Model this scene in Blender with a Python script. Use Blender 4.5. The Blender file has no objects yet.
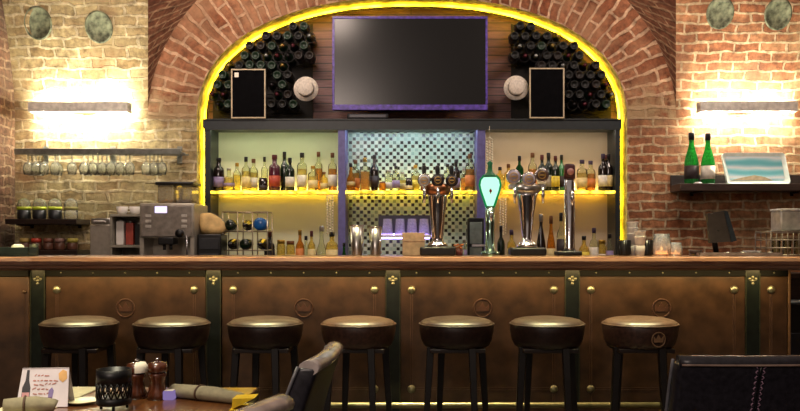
import bpy, bmesh, math, random
from mathutils import Vector, Matrix
random.seed(7)
scn = bpy.context.scene
COL = scn.collection
F, PX, PY, EYE = 850.0, 411.0, 240.0, 1.2        # focal length in px, principal point, eye height
PI = math.pi

def X(px, D): return (px - PX) * D / F
def Z(py, D): return EYE + (PY - py) * D / F
def P(px, py, D): return (X(px, D), D, Z(py, D))
def L(px, D): return px * D / F                   # a length seen at depth D

# ------------------------------------------------------------------ materials
def lin(h):
    if not isinstance(h, str): return tuple(h) + (1,) if len(h) == 3 else h
    h = h.lstrip('#'); v = [int(h[i:i+2], 16) / 255 for i in (0, 2, 4)]
    return tuple(a / 12.92 if a <= .04045 else ((a + .055) / 1.055) ** 2.4 for a in v) + (1,)

class NT:
    def __init__(s, name):
        s.m = bpy.data.materials.new(name); s.m.use_nodes = True
        s.t = s.m.node_tree; s.t.nodes.clear()
        s.out = s.t.nodes.new('ShaderNodeOutputMaterial')
    def n(s, typ, **k):
        nd = s.t.nodes.new('ShaderNode' + typ)
        for a, b in k.items():
            if a.startswith('i_'):
                key = a[2:].replace('_', ' ')
                nd.inputs[key].default_value = b
            else: setattr(nd, a, b)
        return nd
    def l(s, a, b): s.t.links.new(a, b)
    def mix(s, fac, a, b, mode='MIX'):
        nd = s.t.nodes.new('ShaderNodeMix'); nd.data_type = 'RGBA'; nd.blend_type = mode
        for sock, v in ((nd.inputs['Factor'], fac), (nd.inputs[6], a), (nd.inputs[7], b)):
            if hasattr(v, 'is_linked'): s.l(v, sock)
            else: sock.default_value = v
        return nd.outputs[2]
    def ramp(s, fac, stops):
        nd = s.n('ValToRGB'); e = nd.color_ramp.elements
        while len(e) < len(stops): e.new(.5)
        for el, (p, c) in zip(e, stops): el.position = p; el.color = c
        s.l(fac, nd.inputs[0]); return nd.outputs[0]

_mc = {}
def mat(name, col, rough=.5, metal=0., var=.12, scale=25., bump=0., spec=.5, stretch=None, coat=0., sheen=0.):
    if name in _mc: return _mc[name]
    k = NT(name); b = k.n('BsdfPrincipled', i_Roughness=rough, i_Metallic=metal)
    b.inputs['Specular IOR Level'].default_value = spec
    b.inputs['Coat Weight'].default_value = coat
    tc = k.n('TexCoord'); vec = tc.outputs['Object']
    if stretch:
        mp = k.n('Mapping'); mp.inputs['Scale'].default_value = stretch; k.l(vec, mp.inputs[0]); vec = mp.outputs[0]
    nz = k.n('TexNoise', i_Scale=scale, i_Detail=4.); k.l(vec, nz.inputs['Vector'])
    c = lin(col)
    lo = tuple(x * (1 - var * 2) for x in c[:3]) + (1,); hi = tuple(min(1, x * (1 + var * 2)) for x in c[:3]) + (1,)
    k.l(k.ramp(nz.outputs[0], [(.3, lo), (.7, hi)]), b.inputs['Base Color'])
    if bump:
        bp = k.n('Bump', i_Strength=bump, i_Distance=.01); k.l(nz.outputs[0], bp.inputs['Height']); k.l(bp.outputs[0], b.inputs['Normal'])
    k.l(b.outputs[0], k.out.inputs[0]); _mc[name] = k.m; return k.m

def glass(name, col, dens=.5, rough=.05):
    """tinted thin glass: transparent tint plus a fresnel gloss"""
    if name in _mc: return _mc[name]
    k = NT(name); c = lin(col)
    t = k.n('BsdfTransparent'); t.inputs[0].default_value = c
    d0 = k.n('BsdfDiffuse'); d0.inputs[0].default_value = c; d1 = k.n('BsdfTranslucent'); d1.inputs[0].default_value = c
    d = k.n('MixShader', i_Fac=.55); k.l(d0.outputs[0], d.inputs[1]); k.l(d1.outputs[0], d.inputs[2])
    nz = k.n('TexNoise', i_Scale=18.); 
    m0 = k.n('MixShader'); k.l(t.outputs[0], m0.inputs[1]); k.l(d.outputs[0], m0.inputs[2])
    mth = k.n('Math', operation='MULTIPLY'); k.l(nz.outputs[0], mth.inputs[0]); mth.inputs[1].default_value = dens * 2
    k.l(mth.outputs[0], m0.inputs[0])
    g = k.n('BsdfGlossy', i_Roughness=rough); lw = k.n('LayerWeight', i_Blend=.16)
    m1 = k.n('MixShader'); k.l(lw.outputs['Fresnel'], m1.inputs[0]); k.l(m0.outputs[0], m1.inputs[1]); k.l(g.outputs[0], m1.inputs[2])
    k.l(m1.outputs[0], k.out.inputs[0]); _mc[name] = k.m; return k.m

def emit(name, col, s, noise=0, scale=30.):
    if name in _mc: return _mc[name]
    k = NT(name); e = k.n('Emission', i_Strength=s); e.inputs[0].default_value = lin(col)
    if noise:
        nz = k.n('TexNoise', i_Scale=scale); tc = k.n('TexCoord'); k.l(tc.outputs['Object'], nz.inputs['Vector'])
        mr = k.n('MapRange'); mr.inputs[1].default_value = .365; mr.inputs[2].default_value = .7
        mr.inputs[3].default_value = s * (1 - noise); mr.inputs[4].default_value = s * (1 + noise)
        k.l(nz.outputs[0], mr.inputs[0]); k.l(mr.outputs[0], e.inputs['Strength'])
    k.l(e.outputs[0], k.out.inputs[0]); _mc[name] = k.m; return k.m

def brick(name, c1, c2, mortar, bw=.24, rh=.075, ms=.011, patch=None, patch_amt=.5, stain=None, distort=.012, offs=.5, bumpy=.9, spring=None):
    k = NT(name); b = k.n('BsdfPrincipled', i_Roughness=.88)
    b.inputs['Specular IOR Level'].default_value = .2
    uv = k.n('UVMap')
    nz = k.n('TexNoise', i_Scale=7., i_Detail=3.); k.l(uv.outputs[0], nz.inputs['Vector'])
    sub = k.n('VectorMath', operation='SUBTRACT'); k.l(nz.outputs['Color'], sub.inputs[0]); sub.inputs[1].default_value = (.5, .5, .5)
    sc = k.n('VectorMath', operation='SCALE'); k.l(sub.outputs[0], sc.inputs[0]); sc.inputs['Scale'].default_value = distort * 4
    add = k.n('VectorMath', operation='ADD'); k.l(uv.outputs[0], add.inputs[0]); k.l(sc.outputs[0], add.inputs[1])
    bt = k.n('TexBrick'); bt.offset = offs; bt.inputs['Scale'].default_value = 1
    bt.inputs['Brick Width'].default_value = bw; bt.inputs['Row Height'].default_value = rh
    bt.inputs['Mortar Size'].default_value = ms; bt.inputs['Mortar Smooth'].default_value = .35
    bt.inputs['Color1'].default_value = lin(c1); bt.inputs['Color2'].default_value = lin(c2); bt.inputs['Mortar'].default_value = lin(mortar)
    k.l(add.outputs[0], bt.inputs['Vector'])
    col = bt.outputs['Color']
    n2 = k.n('TexNoise', i_Scale=22., i_Detail=6., i_Roughness=.7); k.l(uv.outputs[0], n2.inputs['Vector'])
    col = k.mix(.85, col, k.ramp(n2.outputs[0], [(.3, (.34, .32, .3, 1)), (.5, (.95, .93, .9, 1)), (.72, (1.6, 1.55, 1.5, 1))]), 'MULTIPLY')
    n5 = k.n('TexNoise', i_Scale=5.5, i_Detail=2.); k.l(uv.outputs[0], n5.inputs['Vector'])
    col = k.mix(.7, col, k.ramp(n5.outputs[0], [(.32, (.55, .5, .47, 1)), (.66, (1.3, 1.28, 1.24, 1))]), 'MULTIPLY')
    if stain:
        n3 = k.n('TexNoise', i_Scale=2.6, i_Detail=5.); k.l(uv.outputs[0], n3.inputs['Vector'])
        col = k.mix(k.ramp(n3.outputs[0], [(.52, (0, 0, 0, 1)), (.68, (.65, .65, .65, 1))]), col, lin(stain))
    if patch:
        n4 = k.n('TexNoise', i_Scale=1.7, i_Detail=6., i_Roughness=.65, noise_dimensions='3D'); mp = k.n('Mapping'); mp.inputs['Location'].default_value = (3.1, 7.7, 1.)
        k.l(uv.outputs[0], mp.inputs[0]); k.l(mp.outputs[0], n4.inputs['Vector'])
        col = k.mix(k.ramp(n4.outputs[0], [(.48, (0, 0, 0, 1)), (.62, (patch_amt,) * 3 + (1,))]), col, lin(patch))
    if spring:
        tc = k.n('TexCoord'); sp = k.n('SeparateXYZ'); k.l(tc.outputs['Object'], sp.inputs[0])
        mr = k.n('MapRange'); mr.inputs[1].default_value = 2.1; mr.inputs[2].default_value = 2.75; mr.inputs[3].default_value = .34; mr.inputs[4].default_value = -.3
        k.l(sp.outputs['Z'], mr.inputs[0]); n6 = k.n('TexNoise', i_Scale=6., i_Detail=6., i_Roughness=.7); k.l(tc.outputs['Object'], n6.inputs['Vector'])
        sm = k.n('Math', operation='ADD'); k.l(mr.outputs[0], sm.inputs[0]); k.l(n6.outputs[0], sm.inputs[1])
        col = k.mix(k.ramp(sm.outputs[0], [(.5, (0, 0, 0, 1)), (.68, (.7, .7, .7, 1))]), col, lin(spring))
    k.l(col, b.inputs['Base Color'])
    inv = k.n('Math', operation='SUBTRACT'); inv.inputs[0].default_value = 1; k.l(bt.outputs['Fac'], inv.inputs[1])
    ad = k.n('Math', operation='MULTIPLY_ADD'); k.l(n2.outputs[0], ad.inputs[0]); ad.inputs[1].default_value = .9; k.l(inv.outputs[0], ad.inputs[2])
    bp = k.n('Bump', i_Strength=bumpy, i_Distance=.012); k.l(ad.outputs[0], bp.inputs['Height']); k.l(bp.outputs[0], b.inputs['Normal'])
    k.l(b.outputs[0], k.out.inputs[0]); return k.m

def planks(name, c1, c2, row, along='x'):
    k = NT(name); b = k.n('BsdfPrincipled', i_Roughness=.5)
    tc = k.n('TexCoord'); sp = k.n('SeparateXYZ'); k.l(tc.outputs['Object'], sp.inputs[0])
    cb = k.n('CombineXYZ'); k.l(sp.outputs['X'], cb.inputs[0]); k.l(sp.outputs['Z' if along == 'x' else 'Y'], cb.inputs[1])
    bt = k.n('TexBrick'); bt.inputs['Scale'].default_value = 1; bt.inputs['Brick Width'].default_value = 1.9; bt.inputs['Row Height'].default_value = row
    bt.inputs['Mortar Size'].default_value = .004; bt.inputs['Color1'].default_value = lin(c1); bt.inputs['Color2'].default_value = lin(c2); bt.inputs['Mortar'].default_value = (.01, .008, .008, 1)
    k.l(cb.outputs[0], bt.inputs['Vector'])
    mp = k.n('Mapping'); mp.inputs['Scale'].default_value = (2, 20, 20); k.l(tc.outputs['Object'], mp.inputs[0])
    nz = k.n('TexNoise', i_Scale=4., i_Detail=6.); k.l(mp.outputs[0], nz.inputs['Vector'])
    k.l(k.mix(.6, bt.outputs[0], k.ramp(nz.outputs[0], [(.3, (.5, .5, .5, 1)), (.7, (1.3, 1.3, 1.3, 1))]), 'MULTIPLY'), b.inputs['Base Color'])
    bp = k.n('Bump', i_Strength=.3, i_Distance=.01); k.l(nz.outputs[0], bp.inputs['Height']); k.l(bp.outputs[0], b.inputs['Normal'])
    k.l(b.outputs[0], k.out.inputs[0]); return k.m

def wood(name, cols, rough=.35, sc=(1.2, 14, 14), scale=3., coat=.3):
    k = NT(name); b = k.n('BsdfPrincipled', i_Roughness=rough); b.inputs['Coat Weight'].default_value = coat
    tc = k.n('TexCoord'); mp = k.n('Mapping'); mp.inputs['Scale'].default_value = sc; k.l(tc.outputs['Object'], mp.inputs[0])
    nz = k.n('TexNoise', i_Scale=scale, i_Detail=7., i_Distortion=.9); k.l(mp.outputs[0], nz.inputs['Vector'])
    n = len(cols); k.l(k.ramp(nz.outputs[0], [(.28 + .46 * i / (n - 1), lin(c)) for i, c in enumerate(cols)]), b.inputs['Base Color'])
    bp = k.n('Bump', i_Strength=.12, i_Distance=.004); k.l(nz.outputs[0], bp.inputs['Height']); k.l(bp.outputs[0], b.inputs['Normal'])
    k.l(b.outputs[0], k.out.inputs[0]); return k.m

def mosaic(name, pitch):
    k = NT(name); b = k.n('BsdfPrincipled', i_Roughness=.22)
    tc = k.n('TexCoord'); sp = k.n('SeparateXYZ'); k.l(tc.outputs['Object'], sp.inputs[0])
    cb = k.n('CombineXYZ'); k.l(sp.outputs['X'], cb.inputs[0]); k.l(sp.outputs['Z'], cb.inputs[1])
    sc = k.n('VectorMath', operation='SCALE'); k.l(cb.outputs[0], sc.inputs[0]); sc.inputs['Scale'].default_value = 1 / pitch
    fl = k.n('VectorMath', operation='FLOOR'); k.l(sc.outputs[0], fl.inputs[0])
    wn = k.n('TexWhiteNoise', noise_dimensions='2D'); k.l(fl.outputs[0], wn.inputs['Vector'])
    ck = k.n('TexChecker', i_Scale=1.); k.l(sc.outputs[0], ck.inputs['Vector'])
    pale = k.ramp(wn.outputs[0], [(0, lin('#c2d6c4')), (.5, lin('#a9c4b4')), (1, lin('#d6ded0'))])
    dark = k.ramp(wn.outputs[0], [(0, lin('#181c1c')), (.55, lin('#20221f')), (.72, lin('#51483a')), (.85, lin('#7b8f84')), (1, lin('#a9c4b4'))])
    bt = k.n('TexBrick'); bt.offset = 0; bt.inputs['Scale'].default_value = 1; bt.inputs['Brick Width'].default_value = 1; bt.inputs['Row Height'].default_value = 1
    bt.inputs['Mortar Size'].default_value = .09; bt.inputs['Mortar Smooth'].default_value = .2; k.l(sc.outputs[0], bt.inputs['Vector'])
    col = k.mix(bt.outputs['Fac'], k.mix(ck.outputs['Fac'], pale, dark), lin('#b9c8b8'))
    k.l(col, b.inputs['Base Color'])
    bp = k.n('Bump', i_Strength=.4, i_Distance=.004, invert=True); k.l(bt.outputs['Fac'], bp.inputs['Height']); k.l(bp.outputs[0], b.inputs['Normal'])
    k.l(b.outputs[0], k.out.inputs[0]); return k.m

# ------------------------------------------------------------------ mesh helpers
def nb(): return bmesh.new()
def box(bm, x0, x1, y0, y1, z0, z1, bev=0., seg=2, mi=0):
    if x0 > x1: x0, x1 = x1, x0
    vs = [bm.verts.new((x, y, z)) for x in (x0, x1) for y in (y0, y1) for z in (z0, z1)]
    fs = [bm.faces.new([vs[i] for i in q]) for q in ((0, 1, 3, 2), (4, 6, 7, 5), (0, 4, 5, 1), (2, 3, 7, 6), (0, 2, 6, 4), (1, 5, 7, 3))]
    for f in fs: f.material_index = mi
    if bev:
        es = list({e for f in fs for e in f.edges})
        r = bmesh.ops.bevel(bm, geom=es, offset=bev, segments=seg, affect='EDGES', profile=.5)
        for f in r['faces']: f.smooth = True; f.material_index = mi
    return bm

def axis_m(axis):
    return {'z': Matrix(), 'y': Matrix.Rotation(PI / 2, 4, 'X'), 'x': Matrix.Rotation(PI / 2, 4, 'Y')}[axis]

def lathe(bm, prof, at=(0, 0, 0), n=20, axis='z', mi=0, power=2., rot=None, a0=0., smooth=True):
    """prof: (radius, height) from bottom to top; axis 'y' puts height h at y = -h (towards the viewer)"""
    M = Matrix.Translation(at) @ (rot if rot is not None else axis_m(axis))
    rings = []
    for r, h in prof:
        if r < 1e-6: rings.append([bm.verts.new(M @ Vector((0, 0, h)))]); continue
        ring = []
        for i in range(n):
            a = 2 * PI * i / n + a0; c, s = math.cos(a), math.sin(a)
            k = (abs(c) ** power + abs(s) ** power) ** (-1 / power)
            ring.append(bm.verts.new(M @ Vector((r * k * c, r * k * s, h))))
        rings.append(ring)
    for A, B in zip(rings, rings[1:]):
        if len(A) == 1 and len(B) == 1: continue
        for i in range(n):
            j = (i + 1) % n
            if len(A) == 1: f = bm.faces.new((A[0], B[j], B[i]))
            elif len(B) == 1: f = bm.faces.new((A[i], A[j], B[0]))
            else: f = bm.faces.new((A[i], A[j], B[j], B[i]))
            f.smooth = smooth; f.material_index = mi
    for ring, rev in ((rings[0], True), (rings[-1], False)):
        if len(ring) > 1:
            f = bm.faces.new(list(reversed(ring)) if rev else ring); f.material_index = mi
    return bm

def tube(bm, pts, r, n=8, mi=0, closed=False):
    pts = [Vector(p) for p in pts]; m = len(pts); rings = []
    rr = r if isinstance(r, (list, tuple)) else [r] * m
    up = None
    for i, p in enumerate(pts):
        a = pts[(i - 1) % m] if (i > 0 or closed) else p
        b = pts[(i + 1) % m] if (i < m - 1 or closed) else p
        t = (b - a).normalized()
        if up is None: up = Vector((0, 0, 1)) if abs(t.z) < .9 else Vector((0, 1, 0))
        s = t.cross(up)
        if s.length < 1e-4: s = t.cross(Vector((1, 0, 0)))
        s.normalize(); up = s.cross(t).normalized()
        rings.append([bm.verts.new(p + (s * math.cos(2 * PI * k / n) + up * math.sin(2 * PI * k / n)) * rr[i]) for k in range(n)])
    pairs = list(zip(rings, rings[1:])) + ([(rings[-1], rings[0])] if closed else [])
    for A, B in pairs:
        for k in range(n):
            f = bm.faces.new((A[k], A[(k + 1) % n], B[(k + 1) % n], B[k])); f.smooth = True; f.material_index = mi
    if not closed:
        bm.faces.new(list(reversed(rings[0]))).material_index = mi; bm.faces.new(rings[-1]).material_index = mi
    return bm

def prism(bm, poly, y0, y1, plane='xz', mi=0, smooth=False):
    """a polygon in the xz (or xy, yz) plane extruded along the third axis"""
    def v(a, b, c):
        return {'xz': (a, c, b), 'xy': (a, b, c), 'yz': (c, a, b)}[plane]
    A = [bm.verts.new(v(a, b, y0)) for a, b in poly]; B = [bm.verts.new(v(a, b, y1)) for a, b in poly]
    n = len(poly); fs = [bm.faces.new(A), bm.faces.new(list(reversed(B)))]
    for i in range(n):
        f = bm.faces.new((A[(i + 1) % n], A[i], B[i], B[(i + 1) % n])); f.smooth = smooth; fs.append(f)
    for f in fs: f.material_index = mi
    return bm

def torus(bm, R, r, at=(0, 0, 0), axis='z', n=24, m=8, mi=0):
    M = Matrix.Translation(at) @ axis_m(axis)
    return tube(bm, [M @ Vector((R * math.cos(2 * PI * i / n), R * math.sin(2 * PI * i / n), 0)) for i in range(n)], r, m, mi, True)

def obj(name, bm, mats, parent=None, label=None, fix=True):
    if fix: bmesh.ops.recalc_face_normals(bm, faces=bm.faces)
    me = bpy.data.meshes.new(name); bm.to_mesh(me); bm.free()
    for m in (mats if isinstance(mats, (list, tuple)) else [mats]): me.materials.append(m)
    o = bpy.data.objects.new(name, me); COL.objects.link(o)
    if parent: o.parent = parent
    if label: o['label'] = label
    return o
def thing(name, label, cat, loc=(0, 0, 0), rz=0., group=None):
    o = bpy.data.objects.new(name, None); COL.objects.link(o); o.empty_display_size = .05
    o.location = loc; o.rotation_euler = (0, 0, rz); o['label'] = label; o['category'] = cat
    if group: o['group'] = group
    return o
def tag(o, label, cat, group=None, loc=None):
    o['label'] = label; o['category'] = cat
    if group: o['group'] = group
    if loc: o.location = loc
    return o
def struct(name, bm, m, fix=True):
    o = obj(name, bm, m, fix=fix); o['kind'] = 'structure'; return o
def dup(root, loc, label=None, group=None, rz=None):
    r = root.copy(); COL.objects.link(r); r.location = loc
    if rz is not None: r.rotation_euler = (0, 0, rz)
    if label: r['label'] = label
    if group: r['group'] = group
    for ch in list(root.children):
        c = ch.copy(); COL.objects.link(c); c.parent = r
        for g in list(ch.children):
            d = g.copy(); COL.objects.link(d); d.parent = c
    return r
def uvquad(bm, cos, uvs, lay, smooth=False):
    f = bm.faces.new([bm.verts.new(c) for c in cos]); f.smooth = smooth
    for lp, u in zip(f.loops, uvs): lp[lay].uv = u
    return f

# ------------------------------------------------------------------ palette
BLACK = mat('black_satin', '#0d0d0e', .35, var=.1)
BLACKM = mat('black_metal', '#141416', .4, .6)
CHROME = mat('chrome', '#d6d6da', .12, 1., var=.05)
STEEL = mat('brushed_steel', '#b4b2ae', .28, 1., var=.1, scale=8, stretch=(60, 60, 2))
BRASS = mat('brass', '#c8a45c', .3, 1., var=.1)
COPPER = mat('copper', '#b07a58', .3, 1., var=.1)
WHITE = mat('white_ceramic', '#e6e2dc', .3, var=.03)
PAPER = mat('paper', '#e8e2d2', .8, var=.05)
LEATHER = mat('stool_leather', '#281814', .36, var=.25, scale=60, bump=.08, spec=.65)
LEATHERB = mat('stool_leather_brown', '#402a21', .36, var=.25, scale=60, bump=.08, spec=.65)
CHAIRL = mat('chair_leather', '#242229', .36, var=.2, scale=70, bump=.1)
DARKWOOD = wood('dark_wood', ['#120a08', '#1f120d', '#2b1912'], .35)

# ------------------------------------------------------------------ the room
DW, DN = 7.0, 7.36                 # wall face, back of the niche
CX = X(412, DW)
AI, BI, ZS = L(215, DW), L(122, DW), Z(119, DW)      # niche arch: half width, rise, springing height
AO, BO, ZO = L(264, DW), L(204, DW), Z(119, DW)      # back of the brick ring
XL, XR = -3.26, 3.3
def arc_in(t, k=1.):               # t 0..pi from the right springing over the crown
    c, s = math.cos(t), math.sin(t); e = 2 / 2.25
    return (CX + k * AI * math.copysign(abs(c) ** e, c), ZS + k * BI * abs(s) ** e)
def arc_out(t):
    return (CX + AO * math.cos(t), ZO + BO * math.sin(t))
pale_brick = brick('pale_brick', '#a89a74', '#8a7654', '#bcb092', .2, .084, .012, patch='#ac9c74', patch_amt=.6, stain='#7c583c', distort=.02)
red_brick = brick('red_brick', '#8c5a3e', '#a27454', '#baa688', .21, .076, .011, patch='#b09a74', patch_amt=.35, stain='#6a4434', distort=.014)
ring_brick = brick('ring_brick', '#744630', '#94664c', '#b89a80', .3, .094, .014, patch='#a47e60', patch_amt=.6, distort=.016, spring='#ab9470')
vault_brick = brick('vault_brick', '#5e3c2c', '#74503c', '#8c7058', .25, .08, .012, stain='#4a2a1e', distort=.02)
dim_brick = brick('dim_brick', '#5c4436', '#6e5442', '#84705c', .22, .078, .012, stain='#453830', distort=.02)
NA = 56
def wall_grid(bm, lay, x0, x1, z0, z1):
    uvquad(bm, [(x0, DW, z0), (x1, DW, z0), (x1, DW, z1), (x0, DW, z1)], [(x0, z0), (x1, z0), (x1, z1), (x0, z1)], lay)
for side, m in ((-1, pale_brick), (1, red_brick)):
    bm = nb(); lay = bm.loops.layers.uv.new('UVMap')
    xe = XL if side < 0 else XR
    wall_grid(bm, lay, xe, CX + side * AI, 0, ZS)
    for i in range(NA // 2):
        t0, t1 = PI / 2 * i / (NA // 2), PI / 2 * (i + 1) / (NA // 2)
        z0, z1 = ZO + BO * math.sin(t0), ZO + BO * math.sin(t1)
        x0, x1 = CX + side * AO * math.cos(t0), CX + side * AO * math.cos(t1)
        uvquad(bm, [(xe, DW, z0), (x0, DW, z0), (x1, DW, z1), (xe, DW, z1)], [(xe, z0), (x0, z0), (x1, z1), (xe, z1)], lay)
    struct('wall_back_' + ('espresso' if side < 0 else 'shelf'), bm, m)
# the brick ring round the arch
bm = nb(); lay = bm.loops.layers.uv.new('UVMap'); s = 0.; prev = None
for i in range(NA + 1):
    t = PI * i / NA; a = Vector(arc_in(t)); b = Vector(arc_out(t)); mid = (a + b) / 2
    if prev:
        s1 = s + (mid - prev[2]).length
        r0, r1 = (prev[1] - prev[0]).length, (b - a).length
        uvquad(bm, [(prev[0].x, DW - .006, prev[0].y), (a.x, DW - .006, a.y), (b.x, DW - .006, b.y), (prev[1].x, DW - .006, prev[1].y)],
               [(0, s), (0, s1), (r1, s1), (r0, s)], lay)
        s = s1
    prev = (a, b, mid)
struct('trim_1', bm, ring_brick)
# reveal of the niche: arch soffit and jambs
soffit = mat('rough_reveal', '#d8c88c', .8, var=.3, scale=16, bump=.8)
bm = nb(); path = [(CX + AI, .0), (CX + AI, ZS)] + [arc_in(PI * i / NA) for i in range(1, NA)] + [(CX - AI, ZS), (CX - AI, .0)]
for (xa, za), (xb, zb) in zip(path, path[1:]):
    f = bm.faces.new([bm.verts.new(v) for v in ((xa, DW - .006, za), (xb, DW - .006, zb), (xb, DN + .02, zb), (xa, DN + .02, za))]); f.smooth = True
bmesh.ops.remove_doubles(bm, verts=bm.verts, dist=1e-5)
struct('trim_2', bm, soffit)
# back of the niche
bm = nb(); poly = [(CX + AI, 0)] + [arc_in(PI * i / NA) for i in range(NA + 1)] + [(CX - AI, 0)]
prism(bm, poly, DN, DN + .05); struct('wall_niche', bm, planks('niche_boards', '#75504e', '#624448', .07))  # board colour carries the violet light from behind the television
# groin vault: the barrel over the arch and the barrels over the side bays
prof = []
for i in range(0, 41):
    t = PI / 2 * i / 40
    zg = ZO + BO * 1.2 * i / 40; d = DW - .26 * max(0., zg - ZO) ** 1.6
    prof.append((AO * d / DW, zg, d, (AO * math.cos(t), ZO + BO * math.sin(t))))
for side in (-1, 1):
    bm = nb(); lay = bm.loops.layers.uv.new('UVMap'); s = 0
    for (x0, z0, d0, r0), (x1, z1, d1, r1) in zip(prof, prof[1:]):
        s1 = s + math.hypot(r1[0] - r0[0], r1[1] - r0[1])
        NV = 6
        for q in range(NV):
            def pt(r, x, z, d, k): return (CX + side * (r[0] + (x - r[0]) * k), DW - .005 + (d - DW + .005) * k ** 1.6, r[1] + (z - r[1]) * k)
            k0, k1 = q / NV, (q + 1) / NV
            l0, l1 = abs(x0 - r0[0]) + abs(z0 - r0[1]), abs(x1 - r1[0]) + abs(z1 - r1[1])
            uvquad(bm, [pt(r0, x0, z0, d0, k0), pt(r0, x0, z0, d0, k1), pt(r1, x1, z1, d1, k1), pt(r1, x1, z1, d1, k0)],
                   [(l0 * k0, s), (l0 * k1, s), (l1 * k1, s1), (l1 * k0, s1)], lay, True)
        s = s1
    bmesh.ops.remove_doubles(bm, verts=bm.verts, dist=1e-5)
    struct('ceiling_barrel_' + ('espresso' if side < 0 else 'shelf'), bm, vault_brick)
    bm = nb(); lay = bm.loops.layers.uv.new('UVMap'); s = ZO; xe = XL if side < 0 else XR
    for (x0, z0, d0, t0), (x1, z1, d1, t1) in zip(prof, prof[1:]):
        s1 = s + math.hypot(d1 - d0, z1 - z0)
        xa, xb = CX + side * x0, CX + side * x1
        uvquad(bm, [(xe, d0, z0), (xa, d0, z0), (xb, d1, z1), (xe, d1, z1)], [(xe, s), (xa, s), (xb, s1), (xe, s1)], lay, True)
        s = s1
    bmesh.ops.remove_doubles(bm, verts=bm.verts, dist=1e-5)
    struct('ceiling_bay_' + ('espresso' if side < 0 else 'shelf'), bm, pale_brick if side < 0 else red_brick)
for nm, x in (('wall_left', XL), ('wall_right', XR)):
    bm = nb(); lay = bm.loops.layers.uv.new('UVMap')
    uvquad(bm, [(x, -3, 0), (x, DW, 0), (x, DW, 4.2), (x, -3, 4.2)], [(-3, 0), (DW, 0), (DW, 4.2), (-3, 4.2)], lay)
    struct(nm, bm, dim_brick)
bm = nb(); box(bm, XL, XR, -3, DN + .05, -.06, 0); struct('floor', bm, planks('floor_boards', '#18100c', '#20150f', .14, 'y'))

def vault_point(px, py):
    """a point of a side-bay barrel seen at (px, py) and the surface tilt there"""
    for (x0, z0, d0, _), (x1, z1, d1, _) in zip(prof, prof[1:]):
        y0, y1 = PY - (z0 - EYE) * F / d0, PY - (z1 - EYE) * F / d1
        if y1 <= py <= y0:
            k = (y0 - py) / (y0 - y1); d, z = d0 + (d1 - d0) * k, z0 + (z1 - z0) * k
            return Vector((X(px, d), d, z)), math.atan2(d0 - d1, z1 - z0)
    return Vector(P(px, py, DW)), 0.
GREENGL = mat('old_glass_vent', '#6a6e58', .7, var=.4, scale=20, bump=.9, spec=.2)
for px, py, rw, tilt, lab in ((38, 23, 14.5, .5, 'oval greenish vent cover nearest the side wall above the wide espresso-side lamp'),
                        (99, 27, 14, .1, 'oval greenish vent cover nearest the arch above the wide espresso-side lamp'),
                        (720, 13, 14, -.2, 'oval greenish vent cover nearest the arch above the bottle-shelf lamp'),
                        (778, 14, 14, -.3, 'oval greenish vent cover nearest the side wall above the bottle-shelf lamp')):
    p, a = vault_point(px, py)
    bm = nb(); r = L(rw, p.y)
    lathe(bm, [(r, 0), (r, .006), (r * .9, .009), (r * .86, .004), (0, .006)], n=28, axis='y')
    bmesh.ops.scale(bm, vec=(1, 1, 1.15), verts=bm.verts)
    o = tag(obj('wall_vent', bm, GREENGL), lab, 'vent', 'oval vents high on the vault'); o.location = p; o.rotation_euler = (a, tilt * .4, 0)

# ------------------------------------------------------------------ arch rope light
ROPE = emit('rope_light', '#ffcc20', 17., .7, 7.)
bm = nb(); dR = DN - .19; off = .022
pts = [(CX + AI - off, dR, .96), (CX + AI - off, dR, ZS * .5 + .48), (CX + AI - off, dR, ZS)] + [(CX + (arc_in(PI * i / NA)[0] - CX) * .988, dR, ZS + (arc_in(PI * i / NA)[1] - ZS) * .982) for i in range(1, NA)] + [(CX - AI + off, dR, ZS), (CX - AI + off, dR, .96)]
tube(bm, pts, .011, 8)
tag(obj('rope_light', bm, ROPE), 'glowing yellow rope light running around the inside of the brick arch', 'light')

# ------------------------------------------------------------------ back counter and back bar cabinet
bm = nb(); box(bm, -3.2, 3.0, 6.42, DW - .025, 0, .91); cab = obj('counter_base', bm, DARKWOOD)
bc = thing('back_counter', 'long dark work counter standing behind the bar along the brick wall', 'counter')
cab.parent = bc
bm = nb(); box(bm, -3.22, 3.02, 6.38, DW - .025, .91, .95, .006); obj('worktop', bm, DARKWOOD, bc)
bm = nb(); box(bm, CX - AI + .03, CX + AI - .03, DW - .024, DN - .005, .0, .95); obj('niche_worktop', bm, DARKWOOD, bc)
CT = .95

FRAME = mat('cabinet_frame', '#1c2326', .4, var=.1)
FRAMEP = mat('frame_violet_glow', '#5e5a94', .4, var=.1)  # violet light on the middle posts, put into their colour
SHELFM = glass('yellow_acrylic', '#f0e0a0', .45)
PANL = mat('cream_panel', '#d2d6b8', .6, var=.03, scale=3)
PANR = mat('tan_panel', '#c6b498', .6, var=.03, scale=3)
D0, D1 = DW + .04, DN - .005
cb = thing('back_bar_cabinet', 'wide three-bay back bar shelving set inside the brick arch', 'cabinet', (0, 0, CT))
ZT, ZB = Z(119, D0), Z(128, D0)
posts = [(204.5, 210.5, FRAME), (338, 345.5, FRAMEP), (477, 485.5, FRAMEP), (615.5, 620.5, FRAME)]
for a, b, m in posts:
    bm = nb(); box(bm, X(a, D0), X(b, D0), D0, D1, 0, ZB - CT, .003); obj('post', bm, m, cb, 'post painted with violet glow' if m is FRAMEP else None)
bm = nb(); box(bm, X(203, D0), X(621.5, D0), D0 - .01, D1, ZB - CT, ZT - CT, .004)
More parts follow.
